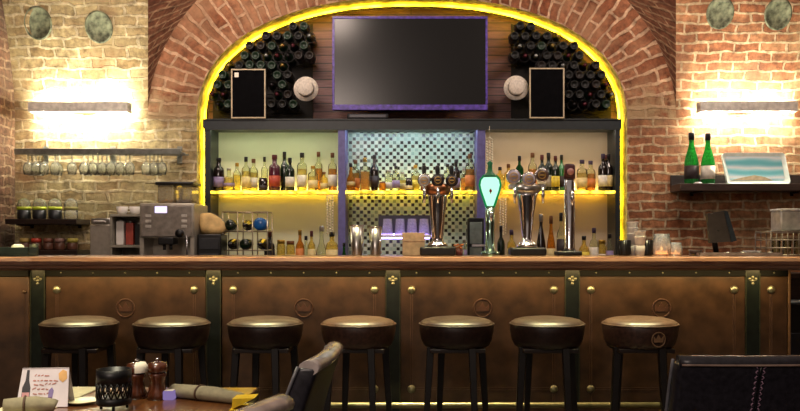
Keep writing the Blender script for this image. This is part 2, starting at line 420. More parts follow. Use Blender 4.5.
box(bm, X(204, D0), X(620.5, D0), D0 - .01, D0 + .012, ZB - CT - .016, ZB - CT + .004); box(bm, X(204, D0), X(620.5, D0), D0 - .02, D1, ZT - CT - .012, ZT - CT, .002); obj('top_beam', bm, FRAME, cb)
MOS = mosaic('mosaic_tile', L(3.65, DN))
for (pa, pb, m, lb) in ((0, 1, PANL, 'pale cream panel'), (1, 2, MOS, 'black and mint mosaic tile panel'), (2, 3, PANR, 'warm tan panel')):
    xa, xb = X(posts[pa][1], D0), X(posts[pb][0], D0)
    bm = nb(); box(bm, xa - .03, xb + .03, D1 - .02, D1, 0, ZB - CT); obj('back_panel', bm, m, cb, lb)
    zt = Z(191, D0 + .1) - CT
    bm = nb(); box(bm, xa, xb, D0 + .01, D1 - .02, zt - .028, zt, .004); obj('shelf', bm, SHELFM, cb)
    bm = nb(); box(bm, xa, xb, D0, D0 + .012, zt - .026, zt - .004); obj('shelf_light', bm, emit('shelf_led', '#ffd53c', 4., .8, 16.), cb, 'glowing yellow strip along the shelf edge')
    bm = nb(); box(bm, xa + .02, xb - .02, D1 - .05, D1 - .03, zt, zt + .01); obj('shelf_light', bm, emit('shelf_led_back', '#ffdc70', 26.), cb, 'glowing yellow strip along the back of the shelf')
    bm = nb(); box(bm, xa + .02, xb - .02, D0 + .03, D0 + .06, ZB - CT - .008, ZB - CT); obj('beam_fill', bm, emit('fill_led_' + lb[:4].strip(), {0: '#e6f2c8', 1: '#d8f0ff', 2: '#fff0d8'}[pa], (17., 30., 14.)[pa]), cb)  # unseen strip added behind the beam lip to light the panels
SH = Z(191, D0 + .1)               # top of the bottle shelf
# ------------------------------------------------------------------ television
D = DW + .01
tv = thing('television', 'large black wall television with violet glow painted on its bezel under the arch crown', 'television', (X(410, D), D, Z(110, D)))
w, h = L(155.5, D), L(94, D)
bm = nb(); box(bm, -w / 2, w / 2, .012, .06, 0, h, .006); box(bm, -.2, .2, .06, .1, .2, h - .2); obj('housing', bm, BLACK, tv)
BEZ = mat('bezel_violet_glow', '#523c9c', .35, var=.3, scale=30)  # violet light is painted into the bezel colour
bm = nb(); e = .018
box(bm, -w / 2, w / 2, 0, .02, h - .022, h, .003); box(bm, -w / 2, w / 2, 0, .02, 0, .045, .004)
box(bm, -w / 2, -w / 2 + e, 0, .02, .045, h - .022, .003); box(bm, w / 2 - e, w / 2, 0, .02, .045, h - .022, .003); obj('bezel', bm, BEZ, tv)
SCR = mat('tv_screen', '#040405', .22, var=.02, spec=.5)
bm = nb(); box(bm, -w / 2 + e, w / 2 - e, .006, .014, .045, h - .022); obj('screen', bm, SCR, tv)
bm = nb(); box(bm, -.25, .25, .1, DN - D - .002, .25, h - .25); obj('wall_bracket', bm, BLACKM, tv)

t = thing('media_box', 'slim dark media box lying on the cabinet top beneath the television', 'media player', (X(368, DW + .08), DW + .08, ZT))
bm = nb(); box(bm, -.17, .17, -.05, .06, .004, .045, .005); obj('case', bm, BLACKM, t)
bm = nb(); box(bm, -.15, .15, -.053, -.049, .012, .036, .001); obj('front_panel', bm, mat('media_front', '#34323a', .3), t)
for s_ in (-1, 1): bm = nb(); box(bm, s_ * .13 - .015, s_ * .13 + .015, -.04, .05, 0, .005); obj('foot', bm, BLACK, t)

# ------------------------------------------------------------------ chalkboards and hats
CHALK = mat('chalkboard', '#060608', .9, var=.2, spec=.08)
FRW = mat('pale_frame', '#b9a98c', .5, var=.1)
D = DW + .0
for x0, x1, y0, y1, lab, tagged in ((231, 265.5, 69, 118.5, 'blank black chalkboard with a small white tag in its corner', True), (529.5, 564.5, 67.5, 118, 'blank plain black chalkboard in a pale frame without a tag', False)):
    zb = ZT
    t = thing('chalkboard', lab, 'chalkboard', (X((x0 + x1) / 2, D), D, zb), group='chalkboards on the cabinet top')
    w, h = L(x1 - x0, D), L(y1 - y0, D)
    bm = nb(); f = .011
    box(bm, -w / 2, w / 2, 0, .02, 0, f, .002); box(bm, -w / 2, w / 2, 0, .02, h - f, h, .002)
    box(bm, -w / 2, -w / 2 + f, 0, .02, f, h - f, .002); box(bm, w / 2 - f, w / 2, 0, .02, f, h - f, .002); obj('frame', bm, FRW, t)
    bm = nb(); box(bm, -w / 2 + f, w / 2 - f, .006, .016, f, h - f); obj('board', bm, CHALK, t)
    if tagged:
        bm = nb(); box(bm, -w / 2 + .028, -w / 2 + .062, .003, .006, h - .068, h - .03); obj('price_tag', bm, PAPER, t, 'small white tag')
STRAW = mat('pale_straw', '#cfc6ba', .75, var=.1, scale=60, bump=.2)
for px, py, lab in ((306, 89, 'pale straw boater hat hung beside the tagged chalkboard'), (516, 88, 'pale straw boater hat hung beside the untagged chalkboard')):
    D = DW + .06; R = L(12.3, D)
    t = thing('boater_hat', lab, 'hat', (X(px, D), D, Z(py, D)), group='boater hats by the television')
    bm = nb(); lathe(bm, [(R * .64, 0), (R, -.004), (R, .006), (R * .66, .012)], n=32, axis='y'); obj('brim', bm, STRAW, t)
    bm = nb(); lathe(bm, [(R * .66, .0), (R * .65, .06), (R * .6, .068), (0, .07)], n=32, axis='y'); obj('crown', bm, STRAW, t)
    bm = nb(); lathe(bm, [(R * .675, .012), (R * .67, .034)], n=32, axis='y'); obj('hat_band', bm, mat('hat_band', '#6a625c', .7), t, 'dark band')
    bm = nb(); lathe(bm, [(R * .3, -.278), (R * .3, -.004), (R * .62, 0)], n=12, axis='y'); obj('wall_peg', bm, BLACKM, t)

# ------------------------------------------------------------------ wine racks: bottle ends in the arch corners
def inside_arch(x, z, m):
    if z < ZT + m: return False
    return (abs(x - CX) / (AI - m)) ** 2.25 + (max(0, z - ZS) / (BI - m)) ** 2.25 < 1
WGL = [mat('wine_glass_dark', '#060706', .42, var=.3, spec=.3), mat('wine_glass_green', '#0e2616', .34, var=.3, spec=.4), mat('wine_glass_brown', '#150d08', .42, var=.3, spec=.3)]
FOIL = [mat('foil_dark', '#1a1518', .3, .5), mat('foil_wine', '#4a1420', .3, .5), mat('foil_gold', '#8a7440', .3, .8), mat('foil_silver', '#8e9290', .3, .8)]
rB = .037
def wine_base(gm):
    bm = nb()
    lathe(bm, [(0, -.012), (rB * .55, -.008), (rB * .78, .004), (rB * .93, 0), (rB, -.012), (rB, -.17), (rB * .7, -.21), (rB * .34, -.235), (rB * .34, -.28), (0, -.28)], n=18, axis='y')
    o = obj('wine_bottle', bm, gm); return o
def wine_neck(gm, fm):
    bm = nb()
    lathe(bm, [(0, 0), (rB * .4, -.002), (rB * .42, -.06)], n=14, axis='y', mi=1)
    lathe(bm, [(rB * .36, -.06), (rB * .36, -.07), (rB * .7, -.10), (rB, -.14), (rB, -.28), (0, -.29)], n=18, axis='y', mi=0)
    return obj('wine_bottle', bm, [gm, fm])
proto = {}; ring0 = None
ORD = ['first', 'second', 'third', 'fourth', 'fifth', 'sixth', 'seventh', 'eighth', 'ninth', 'tenth', 'eleventh', 'twelfth']
pitch = .090
for side, nm in ((-1, 'tagged'), (1, 'untagged')):
    cells = []
    hatx = X(306 if side < 0 else 516, DW); hatz = Z(88.5, DW)
    cbx = (X(231, DW), X(265.5, DW)) if side < 0 else (X(529.5, DW), X(564.5, DW)); cbz = Z(68, DW)
    rows = {}
    for r in range(14):
        z = ZT + .048 + r * pitch * .9
        for c in range(18):
            x = CX + side * (L(100, DW) + .03 + (c + .5 * (r % 2)) * pitch)
            if abs(x - CX) < L(103 if z > Z(60, DW) else 122 if z > Z(76, DW) else 118, DW): continue
            if not inside_arch(x, z, .06): continue
            if cbx[0] - .012 < x < cbx[1] + .012 and z < cbz + .015: continue
            if math.hypot(x - hatx, z - hatz) < .125: continue
            rows.setdefault(r, []).append((abs(x - CX), x, z))
    wr = thing('wine_rack', 'dark ring rack of wine bottles around the %s chalkboard' % nm, 'wine rack', (CX + side * 1.1, DN - .01, ZT), group='wine racks in the arch corners')
    bm = nb(); rb2 = nb(); o0 = Vector(wr.location)
    for ri, r in enumerate(sorted(rows)):
        for ci, (_, x, z) in enumerate(sorted(rows[r])):
            g = random.choice([0, 0, 1, 1, 1, 2]) if side < 0 else random.choice([0, 0, 0, 0, 1, 2])
            neck = random.random() < .34; fm = random.randrange(4)
            key = (g, neck, fm if neck else 0)
            yv = DN - .30 + random.uniform(-.012, .012)
            if key not in proto: o = proto[key] = wine_neck(WGL[g], FOIL[fm]) if neck else wine_base(WGL[g])
            else: o = proto[key].copy(); COL.objects.link(o)
            o.location = (x, yv, z)
            tag(o, 'wine bottle in the rack by the %s chalkboard, %s row up, %s from the television' % (nm, ORD[ri], ORD[ci]), 'bottle', 'wine bottles lying in the arch corners')
            if ring0 is None:
                torus(bm, rB + .0055, .004, (0, 0, 0), 'y', 16, 5); ho = ring0 = obj('holder_ring', bm, mat('rack_metal', '#2c2a2a', .35, .8))
            else: ho = ring0.copy(); COL.objects.link(ho)
            ho.parent = wr; ho.location = Vector((x, DN - .22, z)) - o0
    zs = [z for r in rows.values() for _, _, z in r]
    for z in sorted(set(round(q, 4) for q in zs)):
        xs = [x for r in rows.values() for _, x, q in r if abs(q - z) < .001]
        tube(rb2, [Vector((min(xs) - .03, DN - .06, z - rB - .005)) - o0, Vector((max(xs) + .03, DN - .06, z - rB - .005)) - o0], .004, 6)
    obj('support_rail', rb2, mat('rack_metal', '#2c2a2a', .35, .8), wr)
    # dark board behind the bottles
    x0, x1 = sorted((CX + side * L(104, DW), CX + side * (AI - .05)))
    poly = []
    for i in range(25):
        x = x0 + (x1 - x0) * i / 24
        zz = ZS + (BI - .04) * max(0, 1 - (abs(x - CX) / (AI - .03)) ** 2.25) ** (1 / 2.25)
        poly.append((x - o0.x, max(zz, ZT + .012) - o0.z))
    poly = [(x0 - o0.x, .0)] + poly + [(x1 - o0.x, .0)]
    bm = nb(); prism(bm, poly, -.006, .004); obj('back_board', bm, mat('rack_board', '#17120f', .7), wr)

# ------------------------------------------------------------------ bottles
def bprof(kind, h, r):
    n = r * .34
    return {'wine': [(r * .9, 0), (r, .01), (r, h * .6), (r * .9, h * .66), (n * 1.1, h * .75), (n, h * .8), (n, h * .93), (n * 1.12, h * .94), (n * 1.1, h)],
            'slope': [(r * .9, 0), (r, .01), (r, h * .42), (r * .86, h * .52), (n * 1.3, h * .72), (n, h * .8), (n, h * .93), (n * 1.15, h * .94), (n * 1.1, h)],
            'spirit': [(r * .9, 0), (r, .008), (r, h * .63), (r * .88, h * .69), (n * 1.3, h * .75), (n * 1.15, h * .85), (n * 1.2, h)],
            'flask': [(r * .92, 0), (r, .008), (r, h * .66), (r * .8, h * .72), (n * 1.2, h * .76), (n * 1.1, h * .88), (n * 1.2, h)],
            'round': [(r * .6, 0), (r * .92, .015), (r, h * .25), (r * .9, h * .45), (n * 1.3, h * .62), (n, h * .72), (n, h)],
            'taper': [(r * .75, 0), (r * .8, .01), (r, h * .55), (r * .85, h * .65), (n * 1.2, h * .74), (n, h * .82), (n * 1.1, h)],
            'jar': [(r * .9, 0), (r, .01), (r, h * .8), (r * .85, h * .86), (r * .85, h)]}[kind]
def bottle(name, cat, label, loc, h, r, kind, gm, cap=None, lab=None, liquid=None, group=None, lz=(.14, .46)):
    t = thing(name, label, cat, loc, group=group); pr = bprof(kind, h, r); pw = 4. if kind == 'flask' else 2.
    bm = nb(); lathe(bm, pr, n=20, power=pw); obj('glass_body', bm, gm, t)
    top = pr[-1][0]
    if liquid:
        lp = [(a * .93, max(.006, b)) for a, b in pr if b < h * .58]; lp.append((lp[-1][0], h * .58)); bm = nb(); lathe(bm, lp, n=16, power=pw); obj('liquid', bm, liquid, t)
    if cap:
        k = .86 if kind in ('wine', 'slope') else .88
        rr = top * (1.12 if kind != 'jar' else 1.05); bm = nb(); lathe(bm, [(rr, h * k), (rr, h * .995), (rr * .9, h * 1.005), (0, h * 1.006)], n=16); obj('cap', bm, cap, t)
    if lab:
        z0, z1 = h * lz[0], h * lz[1]
        rr = [a for a, b in pr if b <= z0][-1] if kind != 'taper' else r * .95
        rr = max(rr, r) if kind in ('wine', 'spirit', 'flask', 'jar') else r
        if kind == 'slope': z1 = min(z1, h * .41)
        if kind == 'round': z0, z1 = h * .2, h * .34
        bm = nb(); lathe(bm, [(rr * 1.015, z0), (rr * 1.015, z1)], n=20, power=pw); obj('paper_label', bm, lab, t)
    return t
CLR = glass('clear_glass', '#eef0dc', .10); YEL = glass('yellow_glass', '#f0e090', .3); AMB = glass('amber_glass', '#e0a848', .4)
GRN = glass('green_glass', '#2e6a34', .55); DGR = mat('dark_green_glass', '#0d1c10', .1, var=.2, spec=.8); DBR = mat('dark_brown_glass', '#160c08', .1, var=.2, spec=.8)
RED = mat('plum_glass', '#4a1a2a', .15, var=.2, spec=.7); GRNS = mat('green_glass_body', '#1f6a34', .15, var=.2, spec=.7)
LAMB = glass('amber_liquid', '#ecbc5c', .4); LYEL = glass('yellow_liquid', '#f6e6a0', .3)
CAPB = mat('cap_black', '#121014', .4); CAPR = mat('cap_red', '#5a2224', .4); CAPG = mat('cap_gold', '#b08c3c', .3, .8); CAPN = mat('cap_brown', '#6a4222', .5); CAPS = mat('cap_silver', '#aaa8a2', .3, .8); CAPV = mat('cap_violet', '#3e2e48', .4)
LW = mat('label_white', '#d8d2c4', .7); LC = mat('label_cream', '#d8c48a', .7); LV = mat('label_violet', '#8a7aa0', .7); LD = mat('label_dark', '#2c2024', .6); LR = mat('label_red', '#a8402c', .6); LG = mat('label_yellow', '#d8c040', .6); LO = mat('label_orange', '#c87a3a', .6)
G1 = 'bottles on the lit shelf'
UP = [  # px, top y, width px, kind, glass, cap, label, liquid, description
 (210, 158, 11, 'spirit', DBR, CAPB, LV, None, 'dark spirit bottle with violet label at the cream-panel shelf end by the rope light'),
 (219, 172, 10, 'round', YEL, CAPG, None, None, 'squat round yellow decanter just inside the cream-panel shelf end'),
 (229, 168, 12, 'round', CLR, CAPS, LV, LYEL, 'round clear bottle with a lilac label among pale yellow bottles'),
 (237, 163, 9, 'taper', CLR, CAPG, None, LYEL, 'slim gold-capped bottle of pale yellow liqueur behind the squat decanters'),
 (246, 157, 9, 'wine', CLR, CAPB, LC, LYEL, 'tall clear bottle with black cap and cream label before the cream panel'),
 (253.5, 159, 9, 'spirit', CLR, CAPN, LW, LYEL, 'clear bottle with a brown cap and white label beside the short dark jar'),
 (263, 178, 9, 'jar', DBR, CAPB, LD, None, 'short dark brown jar with black lid beside the plum bottle'),
 (264.5, 157, 7, 'wine', CLR, CAPB, None, None, 'tall narrow clear bottle with black cap behind the short dark jar'),
 (274.5, 155, 12, 'spirit', RED, CAPR, LR, None, 'plum red bottle with a red label and red cap on the lit shelf'),
 (284.5, 152, 9, 'wine', DGR, CAPB, None, None, 'tall dark green wine bottle beside the plum bottle'),
 (290, 158, 9.5, 'wine', DGR, CAPB, LW, None, 'dark bottle with a white round label before the tall green one'),
 (302, 153, 10, 'flask', CLR, CAPB, LW, LYEL, 'clear square bottle with a black stopper before the cream panel'),
 (313, 166, 10, 'flask', CLR, CAPG, LC, LYEL, 'short square bottle with gold cap between the clear and brown-capped bottles'),
 (318.5, 152, 8, 'spirit', CLR, CAPN, None, LAMB, 'bottle of amber whisky with a brown stopper on the cream-panel shelf'),
 (324, 172, 8, 'spirit', YEL, CAPN, LC, None, 'short yellow bottle with brown cap in front of the whisky bottles'),
 (332.5, 153, 9, 'spirit', CLR, CAPN, LW, LAMB, 'white-labelled whisky bottle standing last before the first violet post'),
 (347.5, 164, 9, 'round', AMB, CAPB, LC, None, 'round amber bottle with black cap next to the first violet post'),
 (355.5, 160, 9, 'spirit', CLR, CAPN, LO, LAMB, 'amber spirit bottle with orange label in front of the mosaic tiles'),
 (365, 158, 10, 'flask', CLR, CAPG, None, LAMB, 'square unlabelled bottle of golden rum in front of the mosaic tiles'),
 (374.5, 155, 9.5, 'taper', DBR, CAPB, LD, None, 'tall dark brown bottle with a wide black cap before the mosaic'),
 (382.5, 182, 7, 'jar', AMB, CAPR, None, None, 'tiny amber jar with red lid at the foot of the mosaic'),
 (389, 170, 9, 'spirit', CLR, CAPS, LW, None, 'clear gin bottle with silver cap and white label before the mosaic'),
 (396, 166, 8, 'spirit', CLR, CAPB, LV, None, 'clear bottle with black cap and lilac label before the mosaic'),
 (402.5, 172, 9, 'flask', CLR, CAPS, LC, LYEL, 'short square silver-capped bottle with cream label before the mosaic'),
 (409, 178, 7, 'jar', DBR, CAPB, LC, None, 'small dark jar with cream label before the mosaic'),
 (415.5, 165, 9, 'flask', CLR, CAPG, LG, LYEL, 'clear square bottle with yellow label beside the copper-headed tap'),
 (447.5, 164, 8, 'spirit', CLR, CAPB, LW, None, 'clear vodka bottle with black cap just past the copper-headed tap'),
 (456, 160, 8.5, 'wine', DBR, CAPB, LV, None, 'brown wine-shaped bottle with lilac label before the mosaic'),
 (470, 154, 10, 'spirit', CLR, CAPN, LO, LAMB, 'tall amber bottle with an orange label beside the second violet post'),
 (464, 168, 7, 'flask', CLR, CAPS, None, LAMB, 'short unlabelled silver-capped bottle beside the tall amber one'),
 (500, 167, 9, 'wine', YEL, CAPB, LG, None, 'yellow bottle with black cap beside the green glowing tap'),
 (508.5, 164, 9, 'wine', YEL, CAPN, None, None, 'yellow bottle with brown cap behind the three-disc chrome tap'),
 (519.5, 156, 8.5, 'wine', GRN, CAPB, None, None, 'tall green bottle rising behind the three-disc chrome tap'),
 (532.5, 153, 9, 'spirit', CLR, CAPN, LO, LAMB, 'amber bottle with a cork-brown cap behind the chrome tap discs'),
 (542, 155, 9, 'wine', DGR, CAPR, LW, None, 'dark green bottle with red capsule and white label before the tan panel'),
 (548.5, 153, 9.5, 'wine', DGR, CAPB, LW, None, 'tallest dark green bottle with white label before the tan panel'),
 (555.5, 156, 8.5, 'wine', DGR, CAPR, LG, None, 'dark green bottle with red capsule and yellow label by the badge tap'),
 (561.5, 155, 8, 'wine', GRNS, CAPB, LD, None, 'bright green bottle with dark label close by the badge tap'),
 (582, 160, 11, 'spirit', CLR, CAPV, LC, LYEL, 'clear bottle with dark violet cap and cream label past the badge tap'),
 (590.5, 161, 10, 'spirit', CLR, CAPV, LO, LAMB, 'amber bottle with dark violet cap and orange label past the badge tap'),
 (603, 154, 10, 'wine', DBR, CAPV, LW, None, 'dark wine bottle with white label, first of three by the corner post'),
 (610.5, 155, 9, 'wine', DBR, CAPR, LV, None, 'dark wine bottle with lilac label, middle of three by the corner post'),
 (617, 154, 8, 'wine', DBR, CAPB, LC, None, 'dark wine bottle with cream label, touching the corner post'),
]
for i, (px, ty, w, kind, g, cp, lb, lq, lab) in enumerate(UP):
    D = D0 + .10 + .075 * (i % 2)
    if px in (210, 617, 332.5, 347.5, 470): D = D0 + .10
    r = L(w, D) / 2 * .97; x = X(px, D)
    for (_, pa_, _), (pb_, _, _) in zip(posts, posts[1:]):
        ba, bb = X(pa_, D0), X(pb_, D0)
        if (ba + bb) / 2 - 2 < x and ba - .05 < x < bb + .05: x = min(max(x, ba + r * 1.03), bb - r * 1.03)
    bottle('liquor_bottle' if kind != 'jar' else 'liquor_jar', 'bottle' if kind != 'jar' else 'jar', lab, (x, D, SH), Z(ty, D) - SH, r, kind, g, cp, lb, lq, G1, (.12, .42))
G2 = 'bottles on the back counter'
LOW = [
 (269.5, 231, 11, 'wine', DBR, CAPR, LD, 'dark wine bottle with a red capsule beside the wire bottle rack'),
 (281, 240, 9, 'jar', YEL, CAPG, None, 'yellow jar with gold lid on the back counter'),
 (290.5, 241, 9, 'jar', YEL, CAPN, LC, 'yellow jar with brown lid and cream label on the back counter'),
 (300, 230, 9, 'taper', AMB, CAPG, LO, 'amber bottle with gold cap on the counter below the cream panel'),
 (306, 236, 7, 'spirit', CLR, CAPB, None, 'small clear bottle with black cap on the back counter'),
 (311.5, 231, 8, 'wine', YEL, CAPR, LC, 'yellow bottle with dark red cap below the cream panel'),
 (321.5, 226, 12, 'round', CLR, CAPS, LR, 'long-necked round clear bottle with an orange-red label'),
 (332, 232, 12, 'flask', YEL, CAPB, LC, 'broad yellow bottle with wide black cap on the back counter'),
 (344, 243, 8, 'round', GRN, CAPB, LG, 'small round green bottle with yellow label beside the cocktail shakers'),
 (468, 232, 8, 'spirit', CLR, CAPB, LV, 'clear bottle with lilac label on the counter below the mosaic'),
 (501, 226, 8, 'wine', DGR, CAPB, None, 'dark green bottle standing behind the green glowing tap'),
 (511.5, 230, 9, 'spirit', YEL, CAPV, LC, 'yellow bottle with dark violet cap on the counter behind the chrome tap'),
 (541, 214, 10, 'slope', DBR, CAPS, LW, 'slope-shouldered dark bottle with silver cap below the tan panel'),
 (551, 216, 9, 'slope', AMB, CAPN, LC, 'slope-shouldered amber bottle with brown cap below the tan panel'),
 (561, 213, 9, 'wine', CLR, CAPB, LD, 'clear bottle with black cap and dark label next to the badge tap'),
 (584, 236, 11, 'taper', YEL, CAPB, LG, 'short yellow bottle with black cap below the tan panel'),
 (594, 228, 9, 'spirit', CLR, CAPV, LW, 'clear bottle with violet cap and white label below the tan panel'),
 (602, 240, 8, 'jar', YEL, CAPG, LW, 'little yellow jar with white label below the tan panel'),
 (609.5, 234, 8, 'spirit', CLR, CAPB, LV, 'clear bottle with lilac label close to the paper cups'),
]
for px, ty, w, kind, g, cp, lb, lab in LOW:
    D = 6.86; x = X(px, D); bottle('liquor_bottle' if kind != 'jar' else 'liquor_jar', 'bottle' if kind != 'jar' else 'jar', lab, (x, D, CT), Z(ty, D) - CT, L(w, D) / 2 * .97, kind, g, cp, lb, None, G2, (.2, .55))
# strings of small beads hanging from the shelf
BEAD = mat('bead_glass', '#e6e0c8', .08, .3, var=.05)
for px, y0, y1, lab in ((330, 197, 236, 'string of glittering clear beads hanging below the cream-panel shelf'), (489.5, 142, 178, 'string of glittering beads hanging above the green glowing tap'), (503, 200, 236, 'string of glittering beads hanging between the green and chrome taps')):
    D = D0 - .03; bm = nb(); z0, z1 = Z(y0, D), Z(y1, D)
    for k in range(3):
        for q in range(14):
            z = z0 + (z1 - z0) * (q + .5 * (k % 2)) / 14
            lathe(bm, [(0, -.008), (.007, -.004), (.007, .004), (0, .008)], (X(px, D) + (k - 1) * .022, D, z), 8)
        tube(bm, [(X(px, D) + (k - 1) * .022, D, z0 + .015), (X(px, D) + (k - 1) * .022, D, z1)], .0015, 4)
    if y0 < 190: tube(bm, [(X(px, D) - .03, D, z0 + .015), (X(px, D), D, z0 + .04), (X(px, D) + .03, D, z0 + .015)], .003, 5); tube(bm, [(X(px, D), D, z0 + .04), (X(px, D), D, ZB + .01), (X(px, D), D0 - .015, ZB + .015)], .002, 5)
    else: tube(bm, [(X(px, D) - .03, D, z0 + .012), (X(px, D) + .03, D, z0 + .012)], .003, 5); tube(bm, [(X(px, D), D, z0 + .012), (X(px, D), D0, z0 + .02)], .002, 5)
    tag(obj('bead_string', bm, BEAD), lab, 'decoration', 'bead strings')

# ------------------------------------------------------------------ wall lamps
for x0, x1, y, lab in ((30, 129, 107.5, 'long grey wall lamp glowing above the hanging wine glasses'), (699, 796, 107, 'long grey wall lamp glowing above the green bottles on the shelf')):
    D = 6.86; w, h = L(x1 - x0, D), .08
    t = thing('wall_lamp', lab, 'lamp', (X((x0 + x1) / 2, D), D, Z(y, D)), group='long wall lamps')
    bm = nb(); box(bm, -w / 2, w / 2, -.04, -.025, -h / 2, h / 2, .004); box(bm, -w / 2, -w / 2 + .01, -.025, .07, -h / 2, h / 2, .003); box(bm, w / 2 - .01, w / 2, -.025, .07, -h / 2, h / 2, .003)
    box(bm, -w / 2, w / 2, -.03, .06, -.006, .006)
    obj('housing', bm, mat('lamp_grey', '#d2cec6', .5), t)
    bm = nb(); box(bm, -.1, .1, .055, DW - D - .002, -.03, .03, .004); obj('wall_mount', bm, mat('lamp_grey', '#d2cec6', .5), t)
    for s in (-1, 1):
        bm = nb(); tube(bm, [(-w / 2 + .03, .02, s * .02), (w / 2 - .03, .02, s * .02)], .013, 10); obj('tube_light', bm, emit('lamp_tube', '#fdf7e0', 280.), t)

# ------------------------------------------------------------------ espresso-side wall: hanging glass rack
D = 6.78; zr = Z(153.5, D)
t = thing('glass_rack', 'long steel wall rack with wine glasses hanging beneath it', 'rack', (X(103.5, D), D, zr))
w = L(163, D); bm = nb()
for dy in (-.12, -.085, -.02, .015, .08, .115): box(bm, -w / 2, w / 2, dy - .008, dy + .008, -.006, .006, .002)
box(bm, -w / 2, w / 2, -.135, -.122, -.02, .026, .003); obj('rail', bm, mat('rack_steel', '#8a8c84', .35, .7), t)
for s in (-w / 2 + .1, 0, w / 2 - .1):
    bm = nb(); box(bm, s - .015, s + .015, -.12, DW - D - .002, .006, .024); box(bm, s - .02, s + .02, DW - D - .012, DW - D - .002, -.06, .08); obj('bracket', bm, mat('rack_steel', '#8a8c84', .35, .7), t)
GLS = glass('stemware', '#f8f8f0', .22, .1)
def stem_glass(lab, loc, s=1.):
    """upside-down wine glass: its foot on the rails at z = 0"""
    t = thing('wine_glass', lab, 'glass', loc, group='wine glasses hanging from the rack')
    bm = nb(); lathe(bm, [(.034 * s, .012), (.034 * s, .009), (.006, .004), (.0045, -.075)], n=18); obj('stem', bm, GLS, t)
    bm = nb(); lathe(bm, [(.005, -.075), (.024 * s, -.085), (.036 * s, -.11), (.037 * s, -.135), (.03 * s, -.175 * (.5 + .5 * s)), (.0285 * s, -.175 * (.5 + .5 * s)), (.035 * s, -.134), (.034 * s, -.112), (.022 * s, -.088)], n=18); obj('bowl', bm, GLS, t)
    return t
gx = [28, 36, 44, 55, 72, 84, 93, 102, 111, 120, 130, 146, 154, 162]
g0 = None
for row, (dy, rl) in enumerate(((-.1025, 'front rail'), (-.0025, 'middle rail'))):
    for i, px in enumerate(gx if row == 0 else [32, 40, 58, 88, 98, 107, 116, 126, 150, 158]):
        lab = 'inverted wine glass on the wall rack\'s %s, %s from the side wall' % (rl, (ORD + ['thirteenth', 'fourteenth'])[i])
        loc = (X(px, D + dy), D + dy, zr)
        if not g0: g0 = stem_glass(lab, loc)
        else: dup(g0, loc, lab)
# a shelf with covered jars
D = 6.80
def plain_shelf(name, lab, x0, x1, ytop, ybot, D, m, dpt=.2, back=0.):
    t = thing(name, lab, 'shelf', (X((x0 + x1) / 2, D), D, Z(ytop, D - dpt / 2)))
    w = L(x1 - x0, D); th = L(ybot - ytop, D)
    bm = nb(); box(bm, -w / 2, w / 2, -dpt / 2, DW - D - .002, -th, 0, .003)
    obj('board', bm, m, t)
    if back:
        bm = nb(); box(bm, -w / 2, w / 2, DW - D - .02, DW - D - .002, 0, back, .002); obj('back_rail', bm, m, t)
    for s in (-.35, .35):
        bm = nb(); box(bm, w * s - .012, w * s + .012, -dpt / 2 + .03, DW - D - .002, -th - .012, -th); box(bm, w * s - .012, w * s + .012, DW - D - .015, DW - D - .002, -th - .03, -th); obj('bracket', bm, BLACKM, t)
    return t
js = plain_shelf('wall_shelf', 'short dark wall shelf holding the covered glass jars', 11, 81, 219, 224, D, DARKWOOD)
zj = js.location.z
LIME = mat('lime_band', '#a8b830', .5); FILL = mat('dark_fill', '#15181a', .4, var=.3)
for i, px in enumerate((24, 39.5, 55, 71)):
    lab = 'domed glass jar on the short dark shelf, ' + ['closest to the side wall', 'second from the side wall', 'third from the side wall', 'without dark contents, closest to the espresso machine'][i]
    t = thing('domed_jar', lab, 'jar', (X(px, D), D, zj), group='domed jars on the short shelf')
    r = .052
    bm = nb(); lathe(bm, [(r, .1), (r * .98, .12), (r * .8, .15), (r * .4, .165), (0, .168)], n=20); obj('glass_dome', bm, GLS, t)
    if i < 3:
        bm = nb(); lathe(bm, [(r * .92, 0), (r, .01), (r, .075)], n=20); obj('filling', bm, FILL, t)
    else:
        bm = nb(); lathe(bm, [(r * .92, 0), (r, .01), (r, .075)], n=20); obj('glass_base', bm, GLS, t)
    bm = nb(); lathe(bm, [(r * 1.03, .076), (r * 1.03, .1)], n=20); obj('rim_band', bm, LIME if i < 3 else mat('dull_band', '#8f8a50', .5), t, 'lime green band' if i < 3 else 'dull yellow band')
js2 = plain_shelf('wall_shelf', 'low dark wall shelf holding the row of lidded spice jars', 14, 82, 250, 256, D, DARKWOOD)
for px, c, cn in ((25, '#a8904c', 'straw yellow'), (36.5, '#b8402c', 'bright red'), (48.5, '#7a4a38', 'brown'), (60, '#8a6a60', 'grey pink'), (72.5, '#b0a44c', 'olive yellow')):
    t = thing('spice_jar', 'squat spice jar with a %s lid on the low dark shelf' % cn, 'jar', (X(px, D), D, js2.location.z), group='spice jars on the low shelf')
    bm = nb(); lathe(bm, [(.038, 0), (.042, .008), (.042, .052), (.036, .06)], n=18); obj('jar_body', bm, mat('jar_brown', '#5a3a2c', .3), t)
    bm = nb(); lathe(bm, [(.041, .06), (.041, .088), (.034, .093)], n=18); obj('lid', bm, mat('lid_' + cn.replace(' ', '_'), c, .4), t)

